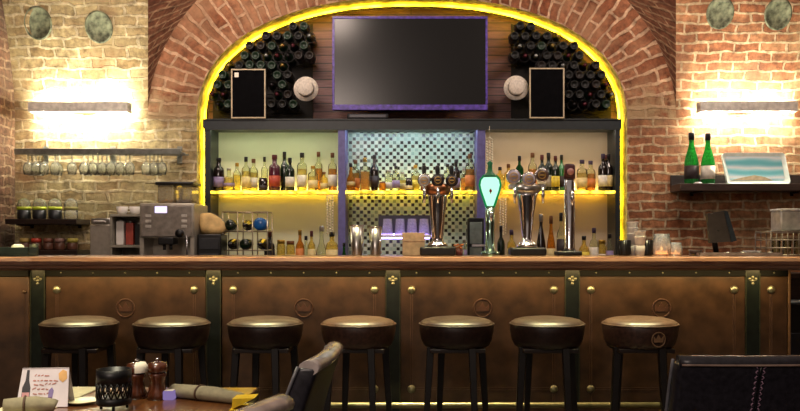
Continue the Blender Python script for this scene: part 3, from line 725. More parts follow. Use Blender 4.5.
# ------------------------------------------------------------------ espresso corner on the back counter
SILV = mat('machine_silver', '#aca598', .35, .5, var=.06)
D = 6.60
t = thing('espresso_machine', 'silver bean-to-cup espresso machine with a lit display and bean hoppers', 'espresso machine', (X(174, D), D, CT))
w = L(53, D); zc = Z(203, D - .2) - CT; zm = Z(238, D - .2) - CT
bm = nb(); box(bm, -w / 2, w / 2, -.2, .24, zm, zc, .012); box(bm, -w / 2, w / 2, .05, .24, .04, zm + .01, .004); box(bm, -w / 2, w / 2, -.2, .24, 0, .05, .008)
box(bm, -w / 2, -w / 2 + .03, -.19, .06, .04, zm + .01); box(bm, w / 2 - .03, w / 2, -.19, .06, .04, zm + .01); obj('body', bm, SILV, t)
bm = nb(); box(bm, -w / 2 + .015, w / 2 - .015, -.208, -.198, zm + .012, zc - .02, .004); obj('front_panel', bm, mat('machine_front', '#948d84', .3, .5), t)
bm = nb(); box(bm, -.085, .005, -.214, -.207, zc - .075, zc - .025, .002); obj('display', bm, emit('display_lit', '#d8ccff', 1.6), t, 'lit lilac display')
for s in (-1, 1):
    for q in range(3):
        bm = nb(); box(bm, s * .135 - .022, s * .135 + .022, -.213, -.207, zm + .075 + q * .04, zm + .097 + q * .04, .003); obj('button', bm, mat('button_pale', '#b8b2a8', .4), t)
bm = nb(); lathe(bm, [(.03, .2), (.032, .24), (.02, .25), (0, .25)], (.105, 0, zm + .035), 18, 'y'); obj('steam_knob', bm, BLACK, t)
bm = nb(); box(bm, -.06, .06, -.22, -.1, zm - .05, zm + .005, .008); lathe(bm, [(.012, -.09), (.012, -.05)], (-.025, -.17, zm), 10); lathe(bm, [(.012, -.09), (.012, -.05)], (.025, -.17, zm), 10); obj('coffee_spout', bm, BLACK, t)
bm = nb(); box(bm, -w / 2 + .03, w / 2 - .03, -.26, .0, .05, .065, .003); obj('drip_tray', bm, STEEL, t)
bm = nb(); tube(bm, [(w / 2 - .05, -.21, zm + .02), (w / 2 - .045, -.235, zm - .05), (w / 2 - .04, -.24, zm - .16)], .006, 8); obj('steam_wand', bm, CHROME, t)
hz = Z(182, D - .1) - CT
for s, m in ((-1, '#b98a2c'), (1, '#5a3a22')):
    bm = nb(); box(bm, s * .068 - .022, s * .068 + .102, -.13, .1, zc, hz - .025, .012); obj('bean_hopper', bm, glass('hopper_glass', '#ece8dc', .25), t)
    bm = nb(); box(bm, s * .068 - .01, s * .068 + .09, -.115, .085, zc + .002, zc + .03, .01); obj('coffee_beans', bm, mat('beans_' + m[1:], m, .6, var=.4, scale=80, bump=.6), t)
bm = nb(); box(bm, -.105, .185, -.15, .12, hz - .025, hz, .01); obj('hopper_lid', bm, BLACK, t)
# steel grinder box
D = 6.70
t = thing('coffee_grinder', 'plain steel knock-box grinder beside the open cup shelf', 'grinder', (X(106, D), D, CT))
w = L(21, D); h = Z(218, D - .12) - CT
bm = nb(); box(bm, -w / 2, w / 2, -.12, .14, 0, h - .05, .008); obj('body', bm, SILV, t)
bm = nb(); box(bm, -w / 2 + .006, w / 2 - .006, -.115, .135, h - .05, h, .01); obj('lid', bm, STEEL, t)
bm = nb(); tube(bm, [(-.05, -.118, h - .03), (-.04, -.14, h - .025), (.03, -.14, h - .025), (.04, -.118, h - .03)], .006, 8); obj('handle', bm, WHITE, t, 'white handle')
# open shelf unit
D = 6.68
su = thing('cup_shelf', 'small open metal shelf unit between the grinder and espresso machine', 'shelf', (X(132.5, D), D, CT))
w = L(34, D); h = Z(214, D - .12) - CT; hm = Z(245, D - .12) - CT
bm = nb(); box(bm, -w / 2, -w / 2 + .015, -.12, .12, 0, h - .02); box(bm, w / 2 - .015, w / 2, -.12, .12, 0, h - .02); box(bm, -w / 2, w / 2, .11, .12, 0, h); obj('side_frame', bm, mat('shelf_grey', '#8f8a7c', .5), su)
for zz in (0, hm, h):
    bm = nb(); box(bm, -w / 2, w / 2, -.125, .12, max(0, zz - .02), max(.02, zz), .002); obj('shelf_board', bm, mat('shelf_grey', '#8f8a7c', .5), su)
def cup(lab, loc, r, h, m, group, grp_name='coffee_cup'):
    t = thing(grp_name, lab, 'cup', loc, group=group)
    bm = nb(); lathe(bm, [(r * .65, 0), (r * .8, h * .2), (r, h), (r * .92, h), (r * .7, h * .2), (0, h * .12)], n=18); obj('cup_body', bm, m, t)
    bm = nb(); tube(bm, [(r * .85, 0, h * .75), (r * 1.4, 0, h * .7), (r * 1.35, 0, h * .35), (r * .8, 0, h * .3)], r * .12, 6); obj('handle', bm, m, t)
    return t
for q, (dx, m, nm) in enumerate(((-.08, WHITE, 'white'), (-.005, mat('tin_red', '#a8483a', .4), 'red'), (.065, mat('tin_black', '#16181a', .4), 'black'))):
    tt = thing('coffee_tin', 'tall %s coffee tin standing inside the open shelf unit' % nm, 'tin', (su.location.x + dx, D - .03, CT + hm), group='tins in the shelf unit')
    hh = h - hm - .055 - .012 * q
    bm = nb(); box(bm, -.03, .03, -.03, .03, 0, hh, .006); obj('tin_body', bm, m, tt); bm = nb(); lathe(bm, [(.026, hh), (.026, hh + .014)], n=16); obj('lid', bm, STEEL, tt)
for q, dx in enumerate((-.07, .03)):
    cup('white coffee cup on top of the open shelf unit, ' + ('over the white tin' if q == 0 else 'over the black tin'), (su.location.x + dx, D - .03, CT + h), .045, .06, WHITE, 'cups on the shelf unit')
    cup('white cup upside under the open shelf, ' + ('below the white tin' if q == 0 else 'below the black tin'), (su.location.x + dx, D - .03, CT + .02), .045, .06, WHITE, 'cups on the shelf unit')
# printer and bag
D = 6.62
t = thing('receipt_printer', 'black box printer under the cream cloth bag', 'printer', (X(213, D), D - .01, CT))
h = Z(234, D - .12) - CT; w = L(23, D)
bm = nb(); box(bm, -w / 2, w / 2, -.12, .12, 0, h, .01); obj('body', bm, BLACK, t)
bm = nb(); box(bm, -w / 2 + .02, w / 2 - .02, -.124, -.118, h * .45, h * .5); obj('paper_slot', bm, mat('slot_grey', '#3a3c40', .5), t)
bm = nb(); box(bm, -w / 2 + .015, w / 2 - .015, -.126, -.119, h * .6, h - .03, .003); obj('front_cover', bm, mat('cover_grey', '#24262a', .4), t)
bm = nb(); lathe(bm, [(.08, 0), (.108, .02), (.112, .05), (.1, .09), (.088, .12), (.06, .15), (.03, .165), (0, .16)], n=26)
for v in bm.verts:
    a = math.atan2(v.co.y, v.co.x); k = 1 + .11 * math.sin(3 * a + v.co.z * 26) + .06 * math.sin(7 * a - v.co.z * 30)
    v.co.x *= k * .98; v.co.y *= k * .75
    v.co.x -= (v.co.z - .05) * .4 if v.co.z > .05 else 0
tag(obj('cloth_bag', bm, mat('cream_cloth', '#cfae74', .85, var=.15, scale=12, bump=.4)), 'slumped cream cloth bag lying on the black box printer', 'bag', loc=(X(213, D), D, CT + h))
# wire bottle rack with lying bottles
D = 6.72
t = thing('bottle_rack', 'wire rack of lying dark bottles on the back counter below the cream panel', 'rack', (X(248, D), D, CT))
w = L(44, D); h = Z(212, D - .12) - CT; bm = nb()
for y in (-.12, .1):
    for i in range(4):
        x = -w / 2 + w * i / 3; tube(bm, [(x, y, 0), (x, y, h)], .005, 6)
    for k in range(4):
        z = .02 + (h - .02) * k / 3; tube(bm, [(-w / 2, y, z), (w / 2, y, z)], .005, 6)
for i in range(4):
    for k in range(4):
        x = -w / 2 + w * i / 3; z = .02 + (h - .02) * k / 3; tube(bm, [(x, -.12, z), (x, .1, z)], .004, 6)
obj('wire_frame', bm, mat('wire_pale', '#a89c84', .35, .7), t)
BLU = mat('blue_glass', '#1d5a9c', .2, var=.1)
for k in range(3):
    for i in range(3):
        if (i, k) == (2, 0): continue
        x = t.location.x - w / 2 + w * (i + .5) / 3; z = CT + .02 + (h - .02) * k / 3 + .005
        blue = (i, k) == (2, 2); rr = .042 if not blue else .05
        z += rr + .001
        bm = nb(); lathe(bm, [(0, -.005), (rr * .7, 0), (rr, -.012), (rr, -.15), (rr * .4, -.2), (rr * .34, -.25), (0, -.25)] if (i + k) % 2 == 0 or blue else [(0, .0), (rr * .36, 0), (rr * .36, -.07), (rr, -.12), (rr, -.27), (0, -.27)], n=18, axis='y')
        tag(obj('wine_bottle', bm, BLU if blue else (DGR, DBR)[(i + k) % 2]), 'blue-based bottle lying in the top tier of the wire rack' if blue else 'dark bottle lying in the wire rack, %s tier up, %s from the printer' % (ORD[k], ORD[i]), 'bottle', 'bottles lying in the wire rack', (x, D - .14, z))
bm = nb(); lathe(bm, [(0, .02), (.03, .018), (.036, 0), (.036, -.02), (.014, -.04), (.013, -.13), (0, -.135)], n=16, rot=Matrix.Rotation(PI / 2.3, 4, 'X') @ Matrix.Rotation(-.5, 4, 'Y'))
bm2 = nb(); tube(bm2, [(0, .0, .0), (0, .0, .2)], .008)
bm2.free()

# ------------------------------------------------------------------ bar
DP = 5.2
xl, xr = X(46, 5.2), X(788, 5.2)
bar = thing('bar_counter', 'long bar with brown leather front panels and a wooden top', 'bar', (0, DP, 0))
TOPM = wood('bar_top_wood', ['#4a3228', '#70493a', '#8c6650', '#76564a', '#9c8068'], .28, (1.1, 10, 26), 2.6, .5)
PANM = mat('panel_leather', '#493423', .4, var=.22, scale=9, bump=.06)
POSTM = mat('post_green', '#18201c', .35, var=.15)
SEAM = mat('panel_seam', '#5c4230', .5)
STUD = mat('stud_brass', '#a8a68c', .3, .8)
NAIL = mat('nail_pale', '#a8a890', .3, .9)
LIPM = mat('lip_strip', '#070807', .6, spec=.2)
zt = .978
# counter top with a moulded nose; the leg at the side wall bends towards the room
def nose(y): return [(y, 1.1), (y - .012, 1.094), (y - .018, 1.075), (y - .012, 1.055), (y + .004, 1.05), (y + .01, 1.035), (y + .03, 1.02)]
bm = nb(); prof_t = [(a - DP, b) for a, b in nose(5.015)] + [(.45, 1.02), (.45, 1.1)]
prism(bm, prof_t, xl, 2.62, 'yz'); obj('bar_top', bm, TOPM, bar)
ang = .22
def bend(bm, x0):
    for v in bm.verts:
        dx = x0 - v.co.x
        if dx > 0: v.co.y -= dx * ang
bm = nb()
prism(bm, prof_t, xl - .0, -2.75, 'yz'); bend(bm, xl)
obj('bar_top', bm, TOPM, bar, 'angled end section of the top')
bm = nb(); box(bm, xl, xr, .02, .36, 0, 1.019); obj('carcass', bm, DARKWOOD, bar)
bm = nb(); box(bm, xl - .5, xl - .001, .02, .36, 0, 1.019); bend(bm, xl); obj('carcass', bm, DARKWOOD, bar)
pcs = [(46, 206), (222, 386), (400, 565), (579, 745), (759, 787)]
def panel(x0, x1, left=True, right=True):
    pn = nb(); box(pn, x0, x1, -.008, .02, .1, zt, .006); p = obj('front_panel', pn, PANM, bar)
    bm = nb(); i1 = .07
    xs = ([x0 + i1] if left else []) + ([x1 - i1] if right else [])
    for x in xs:
        for d in (-.006, .006): box(bm, x + d - .0025, x + d + .0025, -.0105, -.007, .2, .90, .001)
    if left and right:
        for z in (.285, .297): box(bm, x0 + i1, x1 - i1, -.0105, -.007, z - .002, z + .002, .0008)
    obj('seam', bm, SEAM, p)
    for x in xs:
        for z in (.897, .29):
            bm = nb(); lathe(bm, [(.025, 0), (.025, .004), (.017, .013), (0, .017)], (x, -.008, z), 16, 'y'); obj('stud', bm, STUD, p)
    return p
EMB = mat('embossed_leather', '#54382a', .5)
def crest(bm, s, at):
    ax, ay, az = at
    torus(bm, s * .55, s * .05, at, 'y', 20, 6)
    poly = [(-.36, -.2), (.36, -.2), (.42, .28), (.2, .02), (0, .36), (-.2, .02), (-.42, .28)]
    prism(bm, [(ax + a * s, az + b * s) for a, b in poly], ay - .004, ay + .004)
for k, (a, b) in enumerate(pcs):
    p = panel(X(a, DP), X(b, DP), True, k < 4)
    if k < 4:
        xm = (X(a, DP) + X(b, DP)) / 2
        if k == 3: xm = X(661, DP)
        bm = nb(); crest(bm, .1, (xm, -.009, Z(308, DP))); obj('emblem', bm, EMB, p, 'faint embossed crown')
        bm = nb()
    # dark strip with nail heads under the nose
    bm = nb(); box(bm, X(a, DP), X(b, DP), -.016, .02, zt, 1.02, .003); st = obj('nail_strip', bm, LIPM, bar)
    n = max(1, round((b - a) / 31))
    for q in range(n): bm = nb(); lathe(bm, [(.006, 0), (.005, .003), (0, .005)], (X(a + (b - a) * (q + .5) / n, DP), -.016, 1.0), 10, 'y'); obj('nail_stud', bm, NAIL, st)
for px in (38.5, 214, 393, 572, 752):
    bm = nb(); hw = .046; x = X(px, DP)
    box(bm, x - hw, x + hw, -.012, .02, 0, 1.02, .004); po = obj('post', bm, POSTM, bar)
    bm = nb()
    for d in (-hw + .004, hw - .004): box(bm, x + d - .003, x + d + .003, -.016, -.011, 0, 1.0)
    obj('edge_bead', bm, mat('post_bead', '#4c5040', .3, .5), po)
    bm = nb(); s = .03; cz = .955
    for ax_, az_ in ((0, .6), (-.6, .25), (.6, .25), (0, -.1), (0, -.7)): lathe(bm, [(s * .36, 0), (s * .3, .006), (0, .008)], (x + ax_ * s, -.012, cz + az_ * s), 10, 'y')
    box(bm, x - .003, x + .003, -.018, -.012, cz - s, cz + s * .8); box(bm, x - s * .7, x + s * .7, -.017, -.012, cz - .004, cz + .002); obj('emblem', bm, STUD, po, 'small pale metal flower emblem')
bm = nb(); box(bm, xl - .5, X(31, DP), -.008, .02, .1, zt, .006)
for x in (X(27, DP),):
    box(bm, x - .003, x + .003, -.012, -.006, .2, .9); lathe(bm, [(.013, 0), (.01, .008), (0, .01)], (x, -.008, .885), 12, 'y')
bend(bm, xl); obj('front_panel', bm, PANM, bar, 'angled end panel')
bm = nb(); box(bm, xl - .5, X(31, DP), -.016, .02, zt, 1.02, .003); bend(bm, xl); obj('nail_strip', bm, LIPM, bar)
bm = nb(); box(bm, xl, xr, .0, .36, 0, .1); obj('kick_board', bm, BLACK, bar)
bm = nb(); box(bm, X(787.5, DP), xr + .012, -.012, .36, 0, 1.02, .003); obj('end_trim', bm, mat('end_trim', '#7a5c3c', .4), bar)
t = thing('foot_rail', 'brass foot rail running along the base of the bar behind the stools', 'rail', (0, 5.02, 0))
bm = nb(); tube(bm, [(xl + .05, 0, .224), (xr - .05, 0, .224)], .018, 12); obj('rail_tube', bm, mat('dull_brass', '#8c8468', .35, .9), t)
for px in (120, 300, 480, 660):
    bm = nb(); x = X(px, 5.02); tube(bm, [(x, 0, .2), (x, 0, .01)], .012, 8); lathe(bm, [(.04, 0), (.04, .008), (.014, .014)], (x, 0, 0), 14); obj('rail_bracket', bm, BRASS, t)

# ------------------------------------------------------------------ bar stools
LEGW = wood('stool_wood', ['#080605', '#0f0a08', '#17100c'], .4, coat=.1)
def stool(label, loc, m):
    t = thing('bar_stool', label, 'bar stool', loc, group='bar stools along the bar'); R = .208
    bm = nb(); lathe(bm, [(R * .80, .612), (R * .87, .618), (R * .94, .65), (R * .99, .70), (R * .995, .728), (R * .985, .735)], n=40); obj('seat_side', bm, m, t)
    bm = nb(); lathe(bm, [(R * .985, .736), (R * .96, .746), (R * .88, .757), (R * .7, .767), (R * .4, .774), (0, .776)], n=40); obj('seat_top', bm, m, t)
    bm = nb(); torus(bm, R * .988, .006, (0, 0, .735), 'z', 40, 8); obj('piping', bm, m, t)
    for sx in (-1, 1):
        for sy in (-1, 1):
            bm = nb(); ca, sa = math.cos(-.3), math.sin(-.3); top, bot = [(q * (sx * ca - sy * sa), q * (sx * sa + sy * ca)) for q in (.116, .146)]
            M = [(-1, -1), (1, -1), (1, 1), (-1, 1)]
            for (c, z, w) in ((0, 0, 0),): pass
            A = [bm.verts.new((bot[0] + a * .014, bot[1] + b * .014, 0)) for a, b in M]; Bv = [bm.verts.new((top[0] + a * .02, top[1] + b * .02, .618)) for a, b in M]
            bm.faces.new(A); bm.faces.new(Bv)
            for q in range(4): bm.faces.new((A[q], A[(q + 1) % 4], Bv[(q + 1) % 4], Bv[q]))
            bmesh.ops.bevel(bm, geom=list(bm.edges), offset=.003, segments=1, affect='EDGES'); obj('leg', bm, LEGW, t)
    bm = nb(); k = .66
    q = [((.116 + .03 * k) * (sx * math.cos(.3) + sy * math.sin(.3)), (.116 + .03 * k) * (sy * math.cos(.3) - sx * math.sin(.3)), .21) for sx, sy in ((-1, -1), (1, -1), (1, 1), (-1, 1))]
    for a, b in zip(q, q[1:] + q[:1]): tube(bm, [a, b], .009, 8)
    obj('stretcher', bm, DARKWOOD, t)
    bm = nb(); box(bm, -.15, .15, -.15, .15, .59, .613, .004); obj('seat_base', bm, DARKWOOD, t)
    return t
SD = 4.72
SL = ['dark leather bar stool at the end of the row, by the angled bar end', 'dark leather bar stool, second from the angled bar end', 'dark leather bar stool, third from the angled bar end',
      'brown leather bar stool, fourth and middle of the row, behind the dark tub chair', 'dark leather bar stool, fifth from the angled bar end', 'dark leather bar stool, next to the crown-marked brown stool', 'brown leather bar stool with a crown mark on its seat side']
s_dark = s_brown = None
for px, lab, br in zip((79.5, 172, 265.5, 358.5, 456.5, 547, 640), SL, (0, 0, 0, 1, 0, 0, 1)):
    loc = (X(px, SD), SD, 0)
    if br:
        if s_brown is None: s = s_brown = stool(lab, loc, LEATHERB)
        else: s = dup(s_brown, loc, lab)
    else:
        if s_dark is None: s = s_dark = stool(lab, loc, LEATHER)
        else: s = dup(s_dark, loc, lab)
bm = nb(); a = math.radians(12); Rm = Matrix.Rotation(a, 4, 'Z'); crest(bm, .07, (0, -.209, .67)); bmesh.ops.transform(bm, matrix=Rm, verts=bm.verts); obj('emblem', bm, mat('crown_mark', '#8a6a4c', .5), s, 'faded crown mark')

# ------------------------------------------------------------------ beer taps on the bar
BT = 1.1; TD = 5.50
def tz(y): return Z(y, TD) - BT
def disc(t, px, py, r_px, face, rim=CHROME, name='badge', x0=0., dy=-.05, lab=None):
    bm = nb(); r = L(r_px, TD); at = (X(px, TD) - x0, dy, tz(py))
    lathe(bm, [(r * .9, -.012), (r, -.008), (r, .006), (r * .86, .01)], at, 24, 'y'); o = obj(name, bm, rim, t, lab)
    bm = nb(); lathe(bm, [(r * .85, .0), (r * .84, .012), (0, .014)], at, 24, 'y'); f = obj(name + '_face', bm, face, o)
    bm = nb(); torus(bm, r * .5, r * .06, (at[0], at[1] - .013, at[2]), 'y', 18, 6); box(bm, at[0] - r * .35, at[0] + r * .35, at[1] - .017, at[1] - .012, at[2] - r * .1, at[2] + r * .1)
    obj(name + '_mark', bm, BRASS, o)
def tap_handle(t, px, y0, y1, x0, dy=-.1):
    bm = nb(); x = X(px, TD) - x0
    tube(bm, [(x, dy + .06, tz(y0)), (x, dy, tz(y0)), (x, dy - .005, tz((y0 + y1) / 2)), (x, dy, tz(y1))], [.008, .01, .011, .006], 8); obj('spout', bm, CHROME, t)
x0 = X(437.5, TD)
t = thing('beer_tap', 'chrome beer tap with copper head and dark knobs before the mosaic', 'beer tap', (x0, TD, BT), group='beer taps on the bar')
bm = nb(); box(bm, -.115, .115, -.08, .08, 0, tz(246.5), .012); obj('base', bm, BLACK, t)
bm = nb(); lathe(bm, [(.07, tz(246.5)), (.06, tz(244)), (.034, tz(241)), (.036, tz(238)), (.05, tz(215)), (.062, tz(197)), (.066, tz(195))], n=28); obj('column', bm, CHROME, t)
bm = nb(); lathe(bm, [(.066, tz(195)), (.08, tz(193)), (.085, tz(188)), (.07, tz(184)), (0, tz(183))], n=28); box(bm, -.11, .11, -.03, .03, tz(191), tz(186), .01); obj('head', bm, COPPER, t, 'copper head')
disc(t, 424, 181, 6.6, mat('badge_pale', '#b8b6c0', .3), x0=x0, lab='pale round badge'); disc(t, 437.5, 181, 6.4, mat('badge_dark', '#2a2430', .3), rim=BLACKM, x0=x0, dy=-.07, lab='dark round badge'); disc(t, 451.5, 181, 6.2, mat('badge_dark', '#2a2430', .3), rim=BLACKM, x0=x0, lab='dark round badge')
for px in (424, 437.5, 451.5):
    bm = nb(); x = X(px, TD) - x0; lathe(bm, [(.008, tz(184)), (.009, tz(178)), (.016, tz(170)), (.013, tz(166)), (0, tz(165))], (x, 0, 0), 12); obj('lever', bm, BLACK, t)
for px in (424, 437.5, 451): tap_handle(t, px, 189, 204, x0)
x0 = X(527, TD)
t = thing('beer_tap', 'tapered chrome beer tap with three pale discs before the tan panel', 'beer tap', (x0, TD, BT), group='beer taps on the bar')
bm = nb(); box(bm, -.115, .115, -.08, .08, 0, tz(247.5), .012); obj('base', bm, BLACK, t)
bm = nb(); lathe(bm, [(.07, tz(247.5)), (.058, tz(244)), (.032, tz(240)), (.03, tz(238)), (.045, tz(215)), (.066, tz(196)), (.07, tz(194))], n=28); obj('column', bm, CHROME, t)
bm = nb(); lathe(bm, [(.07, tz(194)), (.09, tz(191)), (.085, tz(186)), (.05, tz(183)), (0, tz(182.5))], n=28); box(bm, -.12, .12, -.03, .03, tz(189.5), tz(184), .01); obj('head', bm, STEEL, t)
for px, py, dy, r in ((513, 177, -.03, 7.5), (527, 180, -.08, 7.2), (541, 175.5, -.03, 7)): disc(t, px, py, r, mat('badge_lilac', '#a49cb0', .3) if px < 540 else mat('badge_brown', '#5a4238', .3), x0=x0, dy=dy)
for px in (513, 540.5): tap_handle(t, px, 188, 204, x0)
x0 = X(490, TD)
t = thing('beer_tap', 'slim beer tap with a glowing green and white teardrop head', 'beer tap', (x0, TD, BT), group='beer taps on the bar')
bm = nb(); lathe(bm, [(.06, 0), (.06, .02), (.03, .035), (.028, tz(225)), (.03, tz(206))], n=24); obj('column', bm, mat('tap_green_chrome', '#8aa898', .15, 1.), t)
bm = nb(); lathe(bm, [(.022, tz(207)), (.036, tz(200)), (.056, tz(191)), (.064, tz(185)), (.058, tz(180)), (.038, tz(176.5)), (0, tz(175.5))], n=28)
bmesh.ops.scale(bm, vec=(1, .6, 1), verts=bm.verts); o = obj('lit_head', bm, emit('tap_glow', '#b4fad6', 1.25), t, 'glowing pale green teardrop')
GRIM = mat('tap_green', '#0f7a48', .3)
bm = nb(); 
for s in (-1, 1): tube(bm, [(s * .025, -.008, tz(207)), (s * .04, -.008, tz(200)), (s * .06, -.008, tz(191)), (s * .068, -.008, tz(185)), (s * .062, -.008, tz(180)), (s * .041, -.008, tz(176)), (0, -.008, tz(174.5))], .007, 8)
obj('green_rim', bm, emit('tap_rim_glow', '#18b060', .5), t)
bm = nb(); lathe(bm, [(.05, tz(177.5)), (.036, tz(174.5)), (.02, tz(172)), (.014, tz(166)), (.02, tz(163)), (0, tz(160))], n=20); obj('top_cap', bm, GRIM, t)
bm = nb(); box(bm, -.008, .008, -.046, -.038, tz(192.5), tz(190)); box(bm, -.003, .003, -.046, -.038, tz(194), tz(189)); obj('star_mark', bm, mat('mark_red', '#c02020', .4), t, 'small red mark')
tap_handle(t, 490, 212, 222, x0, -.08)
x0 = X(569.5, TD)
t = thing('beer_tap', 'straight chrome beer tap with a dark red badge on top', 'beer tap', (x0, TD, BT), group='beer taps on the bar')
bm = nb(); box(bm, -.09, .07, -.07, .07, 0, tz(251), .01); obj('base', bm, BLACK, t)
bm = nb(); lathe(bm, [(.04, tz(251)), (.034, tz(248)), (.034, tz(181)), (.02, tz(178))], n=24); obj('column', bm, CHROME, t)
bm = nb(); lathe(bm, [(.036, tz(179)), (.036, tz(166)), (.025, tz(164)), (0, tz(163.5))], n=20, power=3.); obj('badge_block', bm, mat('badge_red', '#4a1c22', .35), t)
bm = nb(); lathe(bm, [(.022, 0), (.022, .006), (0, .008)], (0, -.035, tz(172)), 18, 'y'); obj('badge_mark', bm, mat('badge_pink', '#c08a84', .4), t, 'pale round mark')
tap_handle(t, 569.5, 192, 206, x0, -.09)

# ------------------------------------------------------------------ things on the bar between the taps
for px, w, ty, lab in ((357, 14.5, 225.5, 'tall steel cocktail shaker beside the small green bottle'), (375.5, 13.5, 227, 'steel cocktail shaker beside the violet-lit tumblers')):
    t = thing('cocktail_shaker', lab, 'shaker', (X(px, TD), TD, BT), group='steel shakers on the bar'); r = L(w, TD) / 2; h = tz(ty)
    bm = nb(); lathe(bm, [(r * .72, 0), (r * .74, .005), (r, h), (r * .97, h), (r * .7, .01), (0, .01)], n=28); obj('tin', bm, STEEL, t)
    bm = nb(); torus(bm, r, .003, (0, 0, h), 'z', 28, 6); obj('rim', bm, CHROME, t)
t = thing('cardboard_box', 'plain beige box on the bar in front of the violet-lit tumblers', 'box', (X(413.5, TD), TD, BT)); w = L(22, TD); h = tz(233)
bm = nb(); box(bm, -w / 2, w / 2, -.04, .05, 0, h, .003); obj('carton', bm, mat('beige_card', '#b39a80', .7), t)
bm = nb(); box(bm, -w / 2 - .002, w / 2 + .002, -.043, .053, h * .62, h + .002, .003); obj('lid', bm, mat('beige_lid', '#bfa58a', .7), t)
# violet-lit tumbler shelf
VD = 6.75
vs = thing('tumbler_stand', 'small violet-lit stand of tumblers on the back counter behind the beige box', 'stand', (X(405, VD), VD, CT))
w = L(54, VD); z1 = Z(235, VD - .1) - CT
bm = nb(); box(bm, -w / 2, w / 2, -.1, .1, z1 - .02, z1, .003); obj('top_board', bm, WHITE, vs)
for s in (-1, 1):
    bm = nb(); box(bm, s * (w / 2 - .01) - .008, s * (w / 2 - .01) + .008, -.09, .09, 0, z1 - .02); obj('side_board', bm, BLACK, vs)
bm = nb(); box(bm, -w / 2 + .02, w / 2 - .02, -.095, -.075, z1 - .03, z1 - .02); obj('violet_light', bm, emit('violet_strip', '#b49cff', 14.), vs)
bm = nb(); box(bm, -w / 2, w / 2, .09, .1, z1, z1 + .16); obj('back_plate', bm, mat('dark_violet', '#2a2634', .4), vs)
bm = nb(); box(bm, -w / 2 + .02, w / 2 - .02, .075, .088, z1, z1 + .012); obj('violet_light', bm, emit('violet_strip2', '#b8a4ff', 12.), vs)
TUM = glass('violet_tumbler', '#e0d8f4', .5)
for i, px in enumerate((387.5, 400, 412, 424)):
    bm = nb(); lathe(bm, [(.044, 0), (.044, .002), (.034, .128), (0, .13)], n=20)
    tag(obj('tumbler', bm, TUM), 'upturned violet-lit tumbler on the small stand, ' + ['closest to the shakers', 'second from the shakers', 'third from the shakers', 'closest to the copper-headed tap'][i], 'glass', 'violet-lit tumblers', (X(px, VD - .02), VD - .02, CT + z1))
for i, px in enumerate((386, 394, 401, 429)):
    bm = nb(); lathe(bm, [(.03, 0), (.034, .11), (.031, .11), (.027, .01), (0, .01)], n=18)
    tag(obj('shot_glass', bm, (YEL, CLR, TUM, TUM)[i]), ['yellow tinted', 'clear', 'violet tinted', 'violet tinted outermost'][i] + ' small glass under the violet-lit stand', 'glass', 'small glasses under the stand', (X(px, VD - .03), VD - .03, CT))
# till and flower pot
D = 6.7
t = thing('card_terminal', 'black framed terminal with two grey windows below the mosaic', 'terminal', (X(475.5, D), D, CT)); w = L(16, D); h = Z(218, D) - CT
bm = nb(); box(bm, -w / 2, w / 2, -.05, .06, 0, h, .01); obj('housing', bm, BLACKM, t)
for a, b in ((.52, .92), (.08, .46)):
    bm = nb(); box(bm, -w / 2 + .014, w / 2 - .014, -.056, -.049, h * a, h * b, .003); obj('window', bm, mat('window_grey', '#7a8480', .25, .4), t)
bm = nb(); box(bm, -w / 2 + .03, w / 2 + .012, -.062, -.05, h * .47, h * .51); obj('bar_trim', bm, CHROME, t)
D = 5.5
t = thing('flower_pot', 'tiny pot of orange flowers beside the copper-headed tap', 'pot', (X(459, D), D, BT))
bm = nb(); lathe(bm, [(.022, 0), (.03, .04), (.026, .04), (0, .035)], n=16); obj('pot', bm, mat('pot_red', '#6a2f2a', .5), t)
bm = nb()
for q in range(11):
    a = q * 2.4; rr = .006 + .0025 * q; p = (rr * math.cos(a), rr * math.sin(a), .058 + .012 * math.sin(q * 1.7))
    lathe(bm, [(0, -.006), (.009, 0), (.006, .006), (0, .007)], p, 8); tube(bm, [(p[0] * .5, p[1] * .5, .034), p], .0015, 4)
obj('blossom', bm, mat('blossom_orange', '#c8702c', .6, var=.3), t)

# ------------------------------------------------------------------ bar end on the shelf side
CUPW = mat('cup_white', '#dcd8d2', .6, var=.04)
D = 5.5
for px, n, ty, lab in ((632.5, 3, 222, 'tall stack of white paper cups beside the arch'), (640, 2, 231, 'shorter stack of white paper cups beside the candle jars')):
    t = thing('paper_cup_stack', lab, 'paper cups', (X(px, D + (.03 if n == 3 else -.06)), D + (.03 if n == 3 else -.06), BT), group='white paper cups')
    h = tz(ty)
    bm = nb(); r = .036; hs = h / (n + .6)
    for k in range(n):
        z = h - .085 - k * hs * .62
        lathe(bm, [(r * .72, z), (r, z + .08), (r * 1.06, z + .083), (r * 1.04, z + .087)], n=20)
    lathe(bm, [(r * .74, 0), (r * .9, .06), (r * .72, .066)], n=20); obj('cup', bm, CUPW, t)
for px, lab in ((624, 'ribbed black cup holder standing closest to the arch'), (646.5, 'ribbed black cup holder beside the candle jars')):
    bm = nb(); r = .04
    lathe(bm, [(r * .9, 0), (r, .01), (r, .1), (r * .85, .1), (r * .8, .01), (0, .01)], n=24)
    for q in range(16): a = 2 * PI * q / 16; box(bm, r * math.cos(a) - .003, r * math.cos(a) + .003, r * math.sin(a) - .003, r * math.sin(a) + .003, .01, .098)
    tag(obj('cup_holder', bm, BLACK), lab, 'holder', 'black cup holders', (X(px, D - .03), D - .03, BT))
